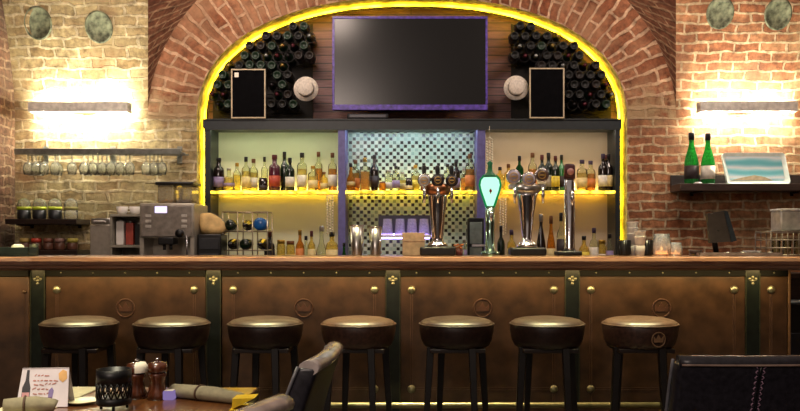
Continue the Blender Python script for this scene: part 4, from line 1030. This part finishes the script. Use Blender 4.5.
for px, r, h, lab in ((661.5, .062, .14, 'larger ribbed glass candle jar with an orange glow'), (675.5, .045, .085, 'smaller glass candle jar with an orange glow')):
    t = thing('candle_jar', lab, 'candle', (X(px, D - .04), D - .04, BT), group='candle jars on the bar')
    bm = nb(); lathe(bm, [(r * .7, 0), (r * .95, h * .12), (r, h * .45), (r * .86, h * .8), (r * .8, h), (r * .74, h), (r * .9, h * .45), (r * .85, h * .15), (0, .008)], n=26)
    for v in bm.verts: v.co.x *= 1 + .02 * math.sin(8 * math.atan2(v.co.y, v.co.x))
    obj('glass_body', bm, glass('candle_glass', '#eef0f2', .35), t)
    bm = nb(); lathe(bm, [(r * .6, .01), (r * .6, h * .22)], n=18); obj('wax', bm, emit('warm_wax', '#ff9a50', 3.), t, 'glowing orange wax')
    bm = nb(); lathe(bm, [(0, h * .22), (r * .12, h * .28), (r * .1, h * .36), (0, h * .45)], n=10); obj('flame', bm, emit('flame', '#ffb060', 4.), t)
# tilted screen shape standing in for a blurred moving figure
t = thing('figure_stand_in', 'dark tilted screen shape standing in for a blurred figure before the red brick', 'screen', (X(718, D), D, BT))
bm = nb(); box(bm, -.07, .07, -.06, .08, 0, .012, .004); tube(bm, [(0, .03, .012), (-.01, .04, .1), (0, .0, .17)], .018, 10); obj('stand', bm, BLACKM, t)
bm = nb()
prism(bm, [(-.06, .08), (.085, .09), (.035, .29), (-.075, .27)], -.012, .012); 
obj('monitor', bm, mat('till_grey', '#3c3634', .4), t)
bm = nb(); prism(bm, [(.082, .088), (.115, .095), (.055, .285), (.033, .29)], -.02, .016); obj('monitor_edge', bm, mat('till_blue', '#27303a', .35), t)
# serving tray with cutlery
t = thing('serving_tray', 'flat grey tray of cutlery on the bar before the red brick', 'tray', (X(728, D), D - .12, BT))
bm = nb(); w = .26; box(bm, -w, w, -.1, .1, 0, .008, .003); box(bm, -w, w, -.1, -.094, .008, .02); box(bm, -w, w, .094, .1, .008, .02); box(bm, -w, -w + .006, -.1, .1, .008, .02); box(bm, w - .006, w, -.1, .1, .008, .02); obj('tray_base', bm, mat('tray_grey', '#8a7a78', .4, .3), t)
for q, (dx, dy, a) in enumerate(((-.12, -.02, .2), (-.02, .03, -.1), (.08, -.03, .35), (.15, .02, -.3))):
    bm = nb(); tube(bm, [(-.09, 0, .006), (.05, 0, .01)], [.004, .005], 6)
    lathe(bm, [(0, -.004), (.018, 0), (.012, .007), (0, .008)], (.075, 0, .01), 14); bmesh.ops.rotate(bm, verts=bm.verts, matrix=Matrix.Rotation(a, 3, 'Z'))
    tag(obj('spoon', bm, STEEL), 'steel spoon lying in the grey tray, %s from the candle jars' % ORD[q], 'spoon', 'spoons in the tray', (t.location.x + dx, t.location.y + dy, BT + .008))
bm = nb(); lathe(bm, [(.03, 0), (.045, .03), (.041, .03), (.026, .006), (0, .006)], n=20); tag(obj('small_bowl', bm, mat('bowl_dark', '#3a2a2a', .4)), 'small dark bowl in the tray near the candle jars', 'bowl', loc=(X(695, D - .12), D - .13, BT + .008))
bm = nb()
for q in range(3): lathe(bm, [(.035, .01 * q), (.06, .01 * q + .008), (.056, .01 * q + .01), (0, .01 * q + .006)], (0, 0, 0), 22)
tag(obj('saucer_stack', bm, WHITE), 'little stack of white saucers behind the grey tray', 'saucers', loc=(X(752, D + .05), D + .05, BT))
# basket with a tub on its wire shelf
t = thing('wire_basket', 'wire basket with a flat top shelf at the far bar end', 'basket', (X(785, D), D, BT)); w = L(44, D) / 2; h = tz(232); bm = nb()
for i in range(9):
    x = -w + 2 * w * i / 8
    for y in (-.12, .12): tube(bm, [(x, y, 0), (x, y, h)], .0035, 5)
    tube(bm, [(x, -.12, .004), (x, .12, .004)], .0035, 5)
for z in (.004, h * .33, h * .66, h - .004):
    tube(bm, [(-w, -.12, z), (w, -.12, z), (w, .12, z), (-w, .12, z)], .0045, 6, closed=True)
obj('wire_cage', bm, mat('basket_wire', '#9a8f86', .35, .8), t)
bm = nb(); box(bm, -w, w, -.125, .125, h, h + .008, .002); obj('top_shelf', bm, STEEL, t)
bx = t.location.x
t2 = thing('food_tub', 'pale grey square tub on top of the wire basket', 'tub', (X(789, D), D, BT + h + .008)); w2, h2 = L(27, D) / 2, tz(209) - h - .008
bm = nb(); box(bm, -w2, w2, -.08, .08, 0, h2 - .015, .01); obj('tub_body', bm, mat('tub_grey', '#b4b0ac', .35, .3), t2); bm = nb(); box(bm, -w2 - .004, w2 + .004, -.084, .084, h2 - .015, h2, .005); obj('lid', bm, mat('tub_lid', '#c8c6c2', .4), t2)
for q, dx in enumerate((-.07, .0, .07)):
    bm = nb(); lathe(bm, [(.024, 0), (.028, .1), (.025, .1), (.021, .008), (0, .008)], n=18)
    tag(obj('water_glass', bm, CLR), 'small clear glass inside the wire basket, %s along from the tray' % ORD[q], 'glass', 'glasses in the basket', (bx + dx, D - .03, BT + .009))
# tray and glass at the angled end
xe = X(14, 5.2)
t = thing('bar_caddy', 'low dark caddy with a white napkin wad at the angled bar end', 'caddy', (xe - .02, 5.25, BT))
bm = nb(); box(bm, -.12, .12, -.07, .07, 0, .012, .004); box(bm, -.12, .12, -.07, -.062, .012, .055, .002); box(bm, -.12, .12, .062, .07, .012, .055, .002); box(bm, -.12, -.112, -.07, .07, .012, .055); box(bm, .112, .12, -.07, .07, .012, .055); obj('caddy_body', bm, mat('caddy_green', '#22302e', .4), t)
bm = nb(); lathe(bm, [(.03, .02), (.04, .04), (.035, .065), (.018, .075), (0, .07)], (.02, 0, 0), 12); obj('napkin_wad', bm, PAPER, t)
bm = nb(); lathe(bm, [(.022, 0), (.027, .075), (.024, .075), (.019, .008), (0, .008)], n=18); tag(obj('shot_glass', bm, CLR), 'small clear glass beside the dark caddy on the bar', 'glass', loc=(X(34, 5.3), 5.3, BT))

# ------------------------------------------------------------------ shelf with green bottles
D = 6.84
ps = plain_shelf('wall_shelf', 'long dark wall shelf holding two green bottles and a turquoise tray', 676, 822, 183.5, 190.5, D, wood('shelf_wood', ['#2a201c', '#3c2e28', '#4a3a32'], .5), .22, .0)
zs = ps.location.z
bm = nb(); w = L(146, D); box(bm, -w / 2, w / 2, DW - D - .03, DW - D - .002, 0, .085, .003); obj('back_rail', bm, mat('rail_dark', '#241c1a', .5), ps)
for px, ty, w, lbm, lab in ((691.5, 133, 14, LD, 'tall green bottle with a dark label on the long dark shelf'), (708, 133.5, 13.5, LW, 'tall green bottle with a pale label beside the turquoise tray')):
    bottle('green_bottle', 'bottle', lab, (X(px, D), D, zs), Z(ty, D) - zs, L(w, D) / 2, 'slope', glass('bright_green', '#48b85c', .55), CAPB, lbm, None, 'green bottles on the long shelf', (.1, .36))
# turquoise tray with waves, leaning on the wall
WAVE = NT('wave_print'); b_ = WAVE.n('BsdfPrincipled', i_Roughness=.3); tc_ = WAVE.n('TexCoord'); wv = WAVE.n('TexWave', i_Scale=1.6, i_Distortion=5., i_Detail=2.); wv.bands_direction = 'Z'
mp_ = WAVE.n('Mapping'); mp_.inputs['Scale'].default_value = (1.2, 1, 2.2); WAVE.l(tc_.outputs['Object'], mp_.inputs[0]); WAVE.l(mp_.outputs[0], wv.inputs['Vector'])
WAVE.l(WAVE.ramp(wv.outputs['Fac'], [(.0, lin('#78d2dc')), (.45, lin('#a0e0ea')), (.85, lin('#cceef6')), (1., lin('#eef8fa'))]), b_.inputs['Base Color']); WAVE.l(b_.outputs[0], WAVE.out.inputs[0])
t = thing('turquoise_tray', 'white-rimmed tray with a turquoise sea picture leaning on the shelf', 'tray', (X(757, D), D, zs))
def rrect(w0, w1, h0, h1, r, n=6):
    c = [(w1[0] - r, h0 + r, -PI / 2), (w1[1] - r, h1 - r, 0), (w0[1] + r, h1 - r, PI / 2), (w0[0] + r, h0 + r, PI)]
    return [(cx + r * math.cos(a + PI / 2 * i / n), cz + r * math.sin(a + PI / 2 * i / n)) for cx, cz, a in c for i in range(n + 1)]
hw, hh = L(66, D) / 2, L(32, D)
outer = rrect((-hw + .02, -hw - .01), (hw, hw - .03), 0, hh, .03); inner = rrect((-hw + .045, -hw + .016), (hw - .04, hw - .06), .03, hh - .028, .02)
bm = nb(); Ao = [bm.verts.new((a, -.012, b)) for a, b in outer]; Ai = [bm.verts.new((a, 0, b)) for a, b in inner]; Bo = [bm.verts.new((a, .01, b)) for a, b in outer]; n = len(outer)
for i in range(n):
    j = (i + 1) % n; bm.faces.new((Ao[i], Ao[j], Ai[j], Ai[i])); bm.faces.new((Ao[j], Ao[i], Bo[i], Bo[j]))
bm.faces.new(Bo); obj('rim', bm, mat('tray_white', '#e6f2ea', .3, var=.04), t)
bm = nb(); prism(bm, inner, -.001, .008); obj('picture', bm, WAVE.m, t)
bm = nb(); prism(bm, [(-hw + .05, .032), (hw - .14, .032), (hw - .2, .06), (-.02, .075), (-.12, .055)], -.004, -.0012); obj('beach', bm, mat('beach_sand', '#cdbf9c', .5), t, 'sand-coloured shore')
t.rotation_euler = (math.radians(-7), 0, 0)
bm = nb(); lathe(bm, [(.03, 0), (.034, .006), (.02, .014), (0, .016)], n=16); tag(obj('bottle_opener', bm, WHITE), 'little white dish between the two green bottles on the shelf', 'dish', loc=(X(698, D - .07), D - .07, zs))

# ------------------------------------------------------------------ table at the front and what stands on it
TZ = .75
tb = thing('dining_table', 'wooden dining table with a pale cream sheet at its side edge', 'table', (-.79, 2.2, 0))
bm = nb(); box(bm, -.31, .325, -.5, .40, TZ - .035, TZ, .006); obj('table_top', bm, wood('table_wood', ['#3a2010', '#5c3618', '#7a4a22'], .3, (14, 1.2, 14), 3., .4), tb)
bm = nb(); tube(bm, [(-.1, -.05, .03), (-.1, -.05, TZ - .035)], .04, 16); obj('pedestal', bm, BLACKM, tb)
bm = nb(); lathe(bm, [(.15, 0), (.15, .012), (.05, .03)], (-.1, -.05, 0), 28); obj('foot', bm, BLACKM, tb)
bm = nb(); prism(bm, [(-1.095, 1.9), (-.955, 1.9), (-.945, 2.595), (-1.095, 2.595)], TZ, TZ + .002, 'xy'); tag(obj('cream_sheet', bm, mat('sheet_cream', '#c6bf98', .6, var=.08)), 'pale cream sheet on the table under the tent card', 'mat')  # thin cream sheet laid over one side of the table top
def tp(px, py): # a point on the table top
    D = (EYE - TZ) * F / (py - PY); return Vector((X(px, D), D, TZ))
p = tp(82, 403.5); bm = nb(); lathe(bm, [(.03, 0), (.045, .006), (.048, .008), (.04, .0065), (0, .003)], n=32); tag(obj('saucer', bm, mat('saucer_cream', '#dcd6b0', .25)), 'round pale saucer beside the black lantern', 'saucer', loc=(p.x, p.y, TZ + .002))
# tent card
p = tp(46, 405.5); d = p.y; w, h = L(49, d), L(37, d)
t = thing('tent_card', 'white folded tent card with a wine bottle picture on the cream sheet', 'card', (p.x, p.y, TZ + .002), math.radians(6))
CARD = mat('card_white', '#cfc6d0', .6, var=.04)
k = .035
bm = nb()
for s in (-1, 1):
    vs_ = [(-w / 2, s * k, 0), (w / 2, s * k, 0), (w / 2 - .006, 0, h), (-w / 2 + .006, 0, h)]
    A = [bm.verts.new(v) for v in vs_]; Bv = [bm.verts.new((v[0], v[1] - s * .0015, v[2])) for v in vs_]
    bm.faces.new(A); bm.faces.new(Bv)
    for q in range(4): bm.faces.new((A[q], A[(q + 1) % 4], Bv[(q + 1) % 4], Bv[q]))
obj('card_fold', bm, CARD, t)
def on_card(poly, dz=.0008):
    return [Vector((a * w, -k * (1 - b) - dz, b * h)) for a, b in poly]
def decal(name, polys, m, lab, dz=.0008):
    bm = nb()
    for pl in polys:
        f = [bm.verts.new(v) for v in on_card(pl, dz)]; g = [bm.verts.new(v + Vector((0, .0006, 0))) for v in on_card(pl, dz)]
        bm.faces.new(f); bm.faces.new(list(reversed(g)))
        for q in range(len(f)): bm.faces.new((f[q], f[(q + 1) % len(f)], g[(q + 1) % len(f)], g[q]))
    obj(name, bm, m, t, lab)
decal('bottle_picture', [[(-.42, .1), (-.26, .1), (-.26, .5), (-.3, .68), (-.31, .95), (-.36, .95), (-.37, .68), (-.42, .5)]], mat('print_dark', '#26242c', .5), 'dark wine bottle picture')
decal('bottle_label_picture', [[(-.41, .14), (-.27, .14), (-.27, .38), (-.41, .38)]], mat('print_pink', '#c08a90', .5), 'pink label on the bottle picture', .0016)
sc_ = []
for r_, (z_, a_, b_) in enumerate(((.78, -.2, .05), (.66, -.22, .2), (.56, -.2, .22), (.44, -.22, .1), (.33, -.2, .08), (.22, -.15, .12))):
    x_ = a_
    while x_ < b_:
        l_ = random.uniform(.03, .09); sk = random.uniform(-.03, .05); sc_.append([(x_, z_), (x_ + l_, z_ + sk), (x_ + l_, z_ + sk + .025), (x_, z_ + .03)]); x_ += l_ + .025
decal('script_lettering', sc_, mat('print_red', '#a86a60', .6), 'faded red script')
decal('leaf_picture', [[(.28, .7), (.36, .62), (.44, .72), (.42, .9), (.34, .95), (.26, .85)]], mat('print_orange', '#d0a060', .5), 'orange leaf picture')
decal('glass_picture', [[(.1, .2), (.18, .2), (.2, .42), (.16, .5), (.1, .42)]], mat('print_violet', '#7a6aa0', .5), 'violet glass picture')
# rolled napkins
NAP = mat('napkin_grey', '#857d66', .85, var=.1, scale=40, bump=.2)
def roll(label, a, b, r, ring_m, group='rolled napkins on the table'):
    a, b = Vector(a), Vector(b); dirv = b - a; ln = dirv.length
    t = thing('rolled_napkin', label, 'napkin', (a + b) / 2, math.atan2(dirv.y, dirv.x), group)
    bm = nb(); tube(bm, [(-ln / 2, 0, r * .95), (-ln * .2, 0, r), (ln * .1, 0, r * 1.02), (ln * .46, 0, r * .8), (ln / 2, 0, r * .7)], [r * .95, r, r * 1.02, r * .8, r * .7], 16)
    bmesh.ops.scale(bm, vec=(1, 1.25, 1), verts=bm.verts); obj('cloth_roll', bm, NAP, t)
    bm = nb(); torus(bm, r * 1.06, r * .14, (-ln * .1, 0, r), 'x', 20, 6); bmesh.ops.scale(bm, vec=(1, 1.25, 1), verts=bm.verts); obj('napkin_band', bm, ring_m, t, 'brown band')
    return t
pa, pb = tp(4, 416), tp(56, 413); roll('rolled grey napkin lying in front of the tent card', pa + Vector((0, 0, .002)), pb + Vector((0, 0, .002)), .022, mat('band_brown', '#4a3020', .6))
pa, pb = tp(174, 397), tp(243, 404.5); roll('rolled beige napkin pointing towards the dark tub chairs', pa, pb, .02, mat('band_brown', '#4a3020', .6))
# yellow folded napkin corner
p = tp(246, 408); bm = nb(); prism(bm, [(-.03, 0), (.045, .055), (-.012, .05)], 0, .012, 'xz')
bm.free(); bm = nb(); box(bm, -.035, .0, -.05, .04, 0, .004); 
prism(bm, [(-.03, .004), (.03, .034), (-.028, .032)], -.04, .02, 'xz'); tag(obj('folded_menu', bm, mat('menu_yellow', '#d8b414', .6)), 'bright yellow folded card at the table corner beside the napkin', 'card', loc=(p.x, p.y, TZ))
# lantern
p = tp(114, 409.5); r = L(17, p.y); t = thing('lantern', 'black perforated metal tealight lantern on three little feet', 'lantern', p); h = L(40.5, p.y)
LANT = mat('lantern_black', '#0b0b10', .4, .4)
bm = nb(); z0 = .015
lathe(bm, [(r * .96, z0), (r, z0 + .004), (r, z0 + .02), (r * .96, z0 + .02)], n=32)
lathe(bm, [(r * .97, z0 + .055), (r, z0 + .055), (r, h), (r * .95, h), (r * .94, z0 + .055)], n=32); obj('shell', bm, LANT, t)
bm = nb(); nn = 18
for q in range(nn):
    for s in (-1, 1):
        a = 2 * PI * q / nn; b = a + s * 2 * PI / nn
        tube(bm, [(r * .985 * math.cos(a + (b - a) * u), r * .985 * math.sin(a + (b - a) * u), z0 + .018 + .04 * u) for u in (0, .5, 1)], .0022, 5)
obj('lattice', bm, LANT, t)
for q in range(3):
    a = -PI / 2 + 2 * PI * q / 3 + .3; bm = nb(); tube(bm, [(r * .8 * math.cos(a), r * .8 * math.sin(a), z0 + .004), (r * .85 * math.cos(a), r * .85 * math.sin(a), 0)], .004, 8); obj('foot', bm, LANT, t)
bm = nb(); lathe(bm, [(r * .94, z0), (r * .94, z0 + .003)], n=24); obj('floor_plate', bm, LANT, t)
bm = nb(); lathe(bm, [(.018, z0 + .003), (.018, z0 + .018), (0, z0 + .018)], n=16); tl = obj('tealight', bm, PAPER, t)
# pepper mills
MILL = wood('mill_wood', ['#2c130b', '#4a2413', '#653520'], .25, (10, 10, 2), 4., .6)
for px, py, ty, lab, paper in ((136.5, 398, 358.5, 'dark wooden pepper mill with a white paper cap wrap', True), (157.5, 399, 357.5, 'dark wooden pepper mill with a bare steel finial', False)):
    p = tp(px, py); r = L(10.5, p.y); h = L(py - ty, p.y)
    t = thing('pepper_mill', lab, 'pepper mill', p, group='pepper mills on the table')
    bm = nb(); lathe(bm, [(r, 0), (r, h * .12), (r * .82, h * .22), (r * .7, h * .4), (r * .78, h * .52), (r * .92, h * .6), (r * .75, h * .64)], n=26); obj('body', bm, MILL, t)
    bm = nb(); lathe(bm, [(r * .72, h * .645), (r * .95, h * .68), (r * 1., h * .78), (r * .8, h * .88), (r * .3, h * .9)], n=26); obj('head', bm, MILL, t)
    bm = nb(); lathe(bm, [(r * .2, h * .9), (r * .16, h * .95), (r * .26, h * .98), (0, h)], n=14); obj('finial', bm, CHROME, t)
    if paper:
        bm = nb(); lathe(bm, [(r * 1.04, h * .66), (r * 1.07, h * .8), (r * .85, h * .9), (r * .35, h * .915)], n=22)
        bmesh.ops.delete(bm, geom=[v for v in bm.verts if v.co.x < -r * .1], context='VERTS'); obj('paper_wrap', bm, PAPER, t, 'white paper wrap')
p = tp(169.5, 399.5); t = thing('votive_candle', 'small glowing lilac votive cube beside the pepper mills', 'candle', p); s = L(11, p.y) / 2
bm = nb(); box(bm, -s, s, -s, s, 0, s * 1.7, .004); obj('glass_cube', bm, emit('votive_lilac', '#b49ae0', .45), t); bm = nb(); box(bm, -s * .8, s * .8, -s * .8, s * .8, s * 1.7, s * 1.75); obj('rim', bm, WHITE, t)

# ------------------------------------------------------------------ chairs
SHEEN = mat('chair_sheen', '#b4a8a4', .22, var=.12, coat=.5)  # pale colour paints the sheen along the top rolls
def dining_chair(label, loc, rz, seam=False):
    """upholstered chair facing +x before rotation; a thick reclined back, slightly hollow"""
    t = thing('dining_chair', label, 'chair', loc, rz, 'dark leather dining chairs')
    hw, H, th = .21, .895, .035
    def back(y, z, side):
        u = max(0., (z - .42) / (H - .42)); xc = -.17 - .11 * u ** 1.8 + .012 * (y / hw) ** 2
        return (xc + side * th * (1 - .25 * u), y, z)
    bm = nb(); NY, NZ = 12, 12
    zs_ = [.40 + (H - .012 - .40) * k / NZ for k in range(NZ + 1)]; ys_ = [-hw + 2 * hw * q / NY for q in range(NY + 1)]
    G = {sd: [[bm.verts.new(back(y, z, sd)) for y in ys_] for z in zs_] for sd in (-1, 1)}
    for sd in (-1, 1):
        for k in range(NZ):
            for q in range(NY): bm.faces.new((G[sd][k][q], G[sd][k][q + 1], G[sd][k + 1][q + 1], G[sd][k + 1][q])).smooth = True
    for k in range(NZ):
        for q in (0, NY): bm.faces.new((G[-1][k][q], G[-1][k + 1][q], G[1][k + 1][q], G[1][k][q]))
    for q in range(NY):
        for k in (0, NZ): bm.faces.new((G[-1][k][q], G[-1][k][q + 1], G[1][k][q + 1], G[1][k][q]))
    bmesh.ops.recalc_face_normals(bm, faces=bm.faces)
    es = [e for e in bm.edges if len(e.link_faces) == 2 and e.calc_face_angle() > .9]
    bmesh.ops.bevel(bm, geom=es, offset=.012, segments=3, affect='EDGES', profile=.5)
    for f in bm.faces: f.smooth = True
    obj('backrest', bm, CHAIRL, t)
    bm = nb(); n = 12; top = []
    for q in range(n + 1):
        y = -hw * .985 + 2 * hw * .985 * q / n; a = back(y, H - .012, 0); top.append((a[0], y, H - .016))
    tube(bm, top, .0265, 12)
    for v in bm.verts: v.co.z = H - .016 + (v.co.z - H + .016) * .72
    obj('top_roll', bm, SHEEN if not seam else CHAIRL, t, 'top roll with pale sheen painted in' if not seam else None)
    for sd in (-1, 1):
        bm = nb(); tube(bm, [Vector(back(hw * sd, z, .95)) + Vector((0, sd * .001, 0)) for z in zs_], .0045, 6); obj('piping', bm, mat('piping_grey', '#6a6a70', .35), t, 'pale piping')
    if seam:
        bm = nb()
        for sd in (-1, 1):
            for q in range(30):
                z = .43 + q * (H - .46) / 29
                A, B, C_ = Vector(back(sd * .007, z, -1.02)), Vector(back(sd * .012, z + .006, -1.05)), Vector(back(sd * .007, z + .011, -1.02))
                tube(bm, [A, B, C_], .0017, 5)
        obj('stitching', bm, mat('thread_violet', '#9a7a90', .6), t, 'violet thread')
        bm = nb(); tube(bm, [back(0, .42 + (H - .445) * q / 20, -1.0) for q in range(21)], .0025, 6); obj('centre_seam', bm, BLACK, t)
        bm = nb(); tube(bm, [Vector(back(-hw * .97 + 2 * hw * .97 * q / 14, H - .02, -1.06)) for q in range(15)], .0032, 6); obj('top_piping', bm, mat('piping_warm', '#8a7468', .35), t, 'pale piping')
    bm = nb(); box(bm, -.2, .23, -.21, .21, .37, .47, .03, 3); obj('seat', bm, CHAIRL, t)
    for sx in (-1, 1):
        for sy in (-1, 1): bm = nb(); tube(bm, [(sx * .17, sy * .17, .38), (sx * .19, sy * .18, 0)], [.02, .013], 8); obj('leg', bm, DARKWOOD, t)
    return t
tc1 = dining_chair('dark leather chair with sheen-painted top roll drawn up at the table end', (-.505, 2.35, 0), PI - math.radians(4))
tc2 = dup(tc1, (-.314 - .28 * .93, 1.475 + .28 * .37, 0), 'dark leather chair showing only its sheen-painted top roll, past the folded yellow card', rz=PI - math.radians(22))
dining_chair('dark leather chair with violet centre stitching, seen from behind beyond the crown-marked stool', (X(752, 2.25), 2.25 + .25, 0), PI / 2 + math.radians(1), True)
# low cabinet past the bar end
D = 6.2
t = thing('low_cabinet', 'low dark cabinet standing in the gap past the bar end', 'cabinet', (X(806, D), D, 0)); w = .3; h = Z(304, D)
bm = nb(); box(bm, -w / 2, w / 2, -.05, .18, 0, h, .005); obj('cabinet_body', bm, BLACK, t)
bm = nb(); box(bm, -w / 2 + .01, w / 2 - .01, -.062, -.05, h * .1, h * .72, .004); obj('door', bm, mat('cab_door', '#1a1c22', .4), t)
bm = nb(); box(bm, -w / 2, w / 2, -.07, .18, h, h + .02, .004); obj('cabinet_top', bm, mat('cab_top', '#3a3c40', .4), t)

# ------------------------------------------------------------------ light
def area(name, loc, rot, sx, sy, col, pw):
    l = bpy.data.lights.new(name, 'AREA'); l.shape = 'RECTANGLE'; l.size = sx; l.size_y = sy; l.energy = pw; l.color = lin(col)[:3]
    o = bpy.data.objects.new(name, l); COL.objects.link(o); o.location = loc; o.rotation_euler = rot; return o
def aim(loc, to): return (Vector(to) - Vector(loc)).to_track_quat('-Z', 'Y').to_euler()
lo = (-1.5, -.8, 3.35); area('sheen_fill', lo, aim(lo, (-.4, 6, 1.4)), 1.0, .8, '#ffe8d8', 60)  # unseen light added behind the camera for a sheen on the television
for x, w_ in ((-1.5, 1.8), (1.95, 1.2)):
    lo = (x, 5.35, 3.5); area('arch_fill', lo, aim(lo, (x * .85, 7.1, 2.5)), w_, .3, '#ffe6d4', 40 if x < 0 else 30)  # unseen fill added above the view to brighten the brick ring
for x in (-1.3, 1.1):
    area('bar_lamp', (x, 4.86, 3.0), aim((x, 4.86, 3.0), (x, 4.78, 0)), 2.4, .2, '#fff2b0', 36).data.spread = math.radians(50)
for x, w_ in ((-1.05, 2.3), (1.2, 2.1), (-2.5, .5)):
    area('counter_strip', (x, 5.08 if x > -2 else 5.03, 1.016), aim((x, 5.08, 1.016), (x, 5.2, .62)), w_, .05, '#ffd68c', 6.3 * w_ / 2.2)
area('table_fill', (-1.0, 2.15, 2.3), (0, 0, 0), .3, .3, '#fff4d0', 5).data.spread = math.radians(70)  # unseen fill added overhead to brighten the table
wd = bpy.data.worlds.new('room'); scn.world = wd; wd.use_nodes = True
wd.node_tree.nodes['Background'].inputs[0].default_value = lin('#ffe4d2'); wd.node_tree.nodes['Background'].inputs[1].default_value = .3

cam = bpy.data.cameras.new('camera'); co = bpy.data.objects.new('camera', cam); COL.objects.link(co)
co.location = (0, 0, EYE); co.rotation_euler = (PI / 2, 0, 0)
cam.sensor_width = 36; cam.lens = F / 800 * 36; cam.shift_x = (400 - PX) / 800; cam.shift_y = (PY - 205.5) / 800; cam.clip_start = .05
scn.camera = co
vs_ = scn.view_settings; vs_.view_transform = 'Standard'; vs_.look = 'None'; vs_.exposure = .1; vs_.gamma = 1; vs_.use_curve_mapping = False
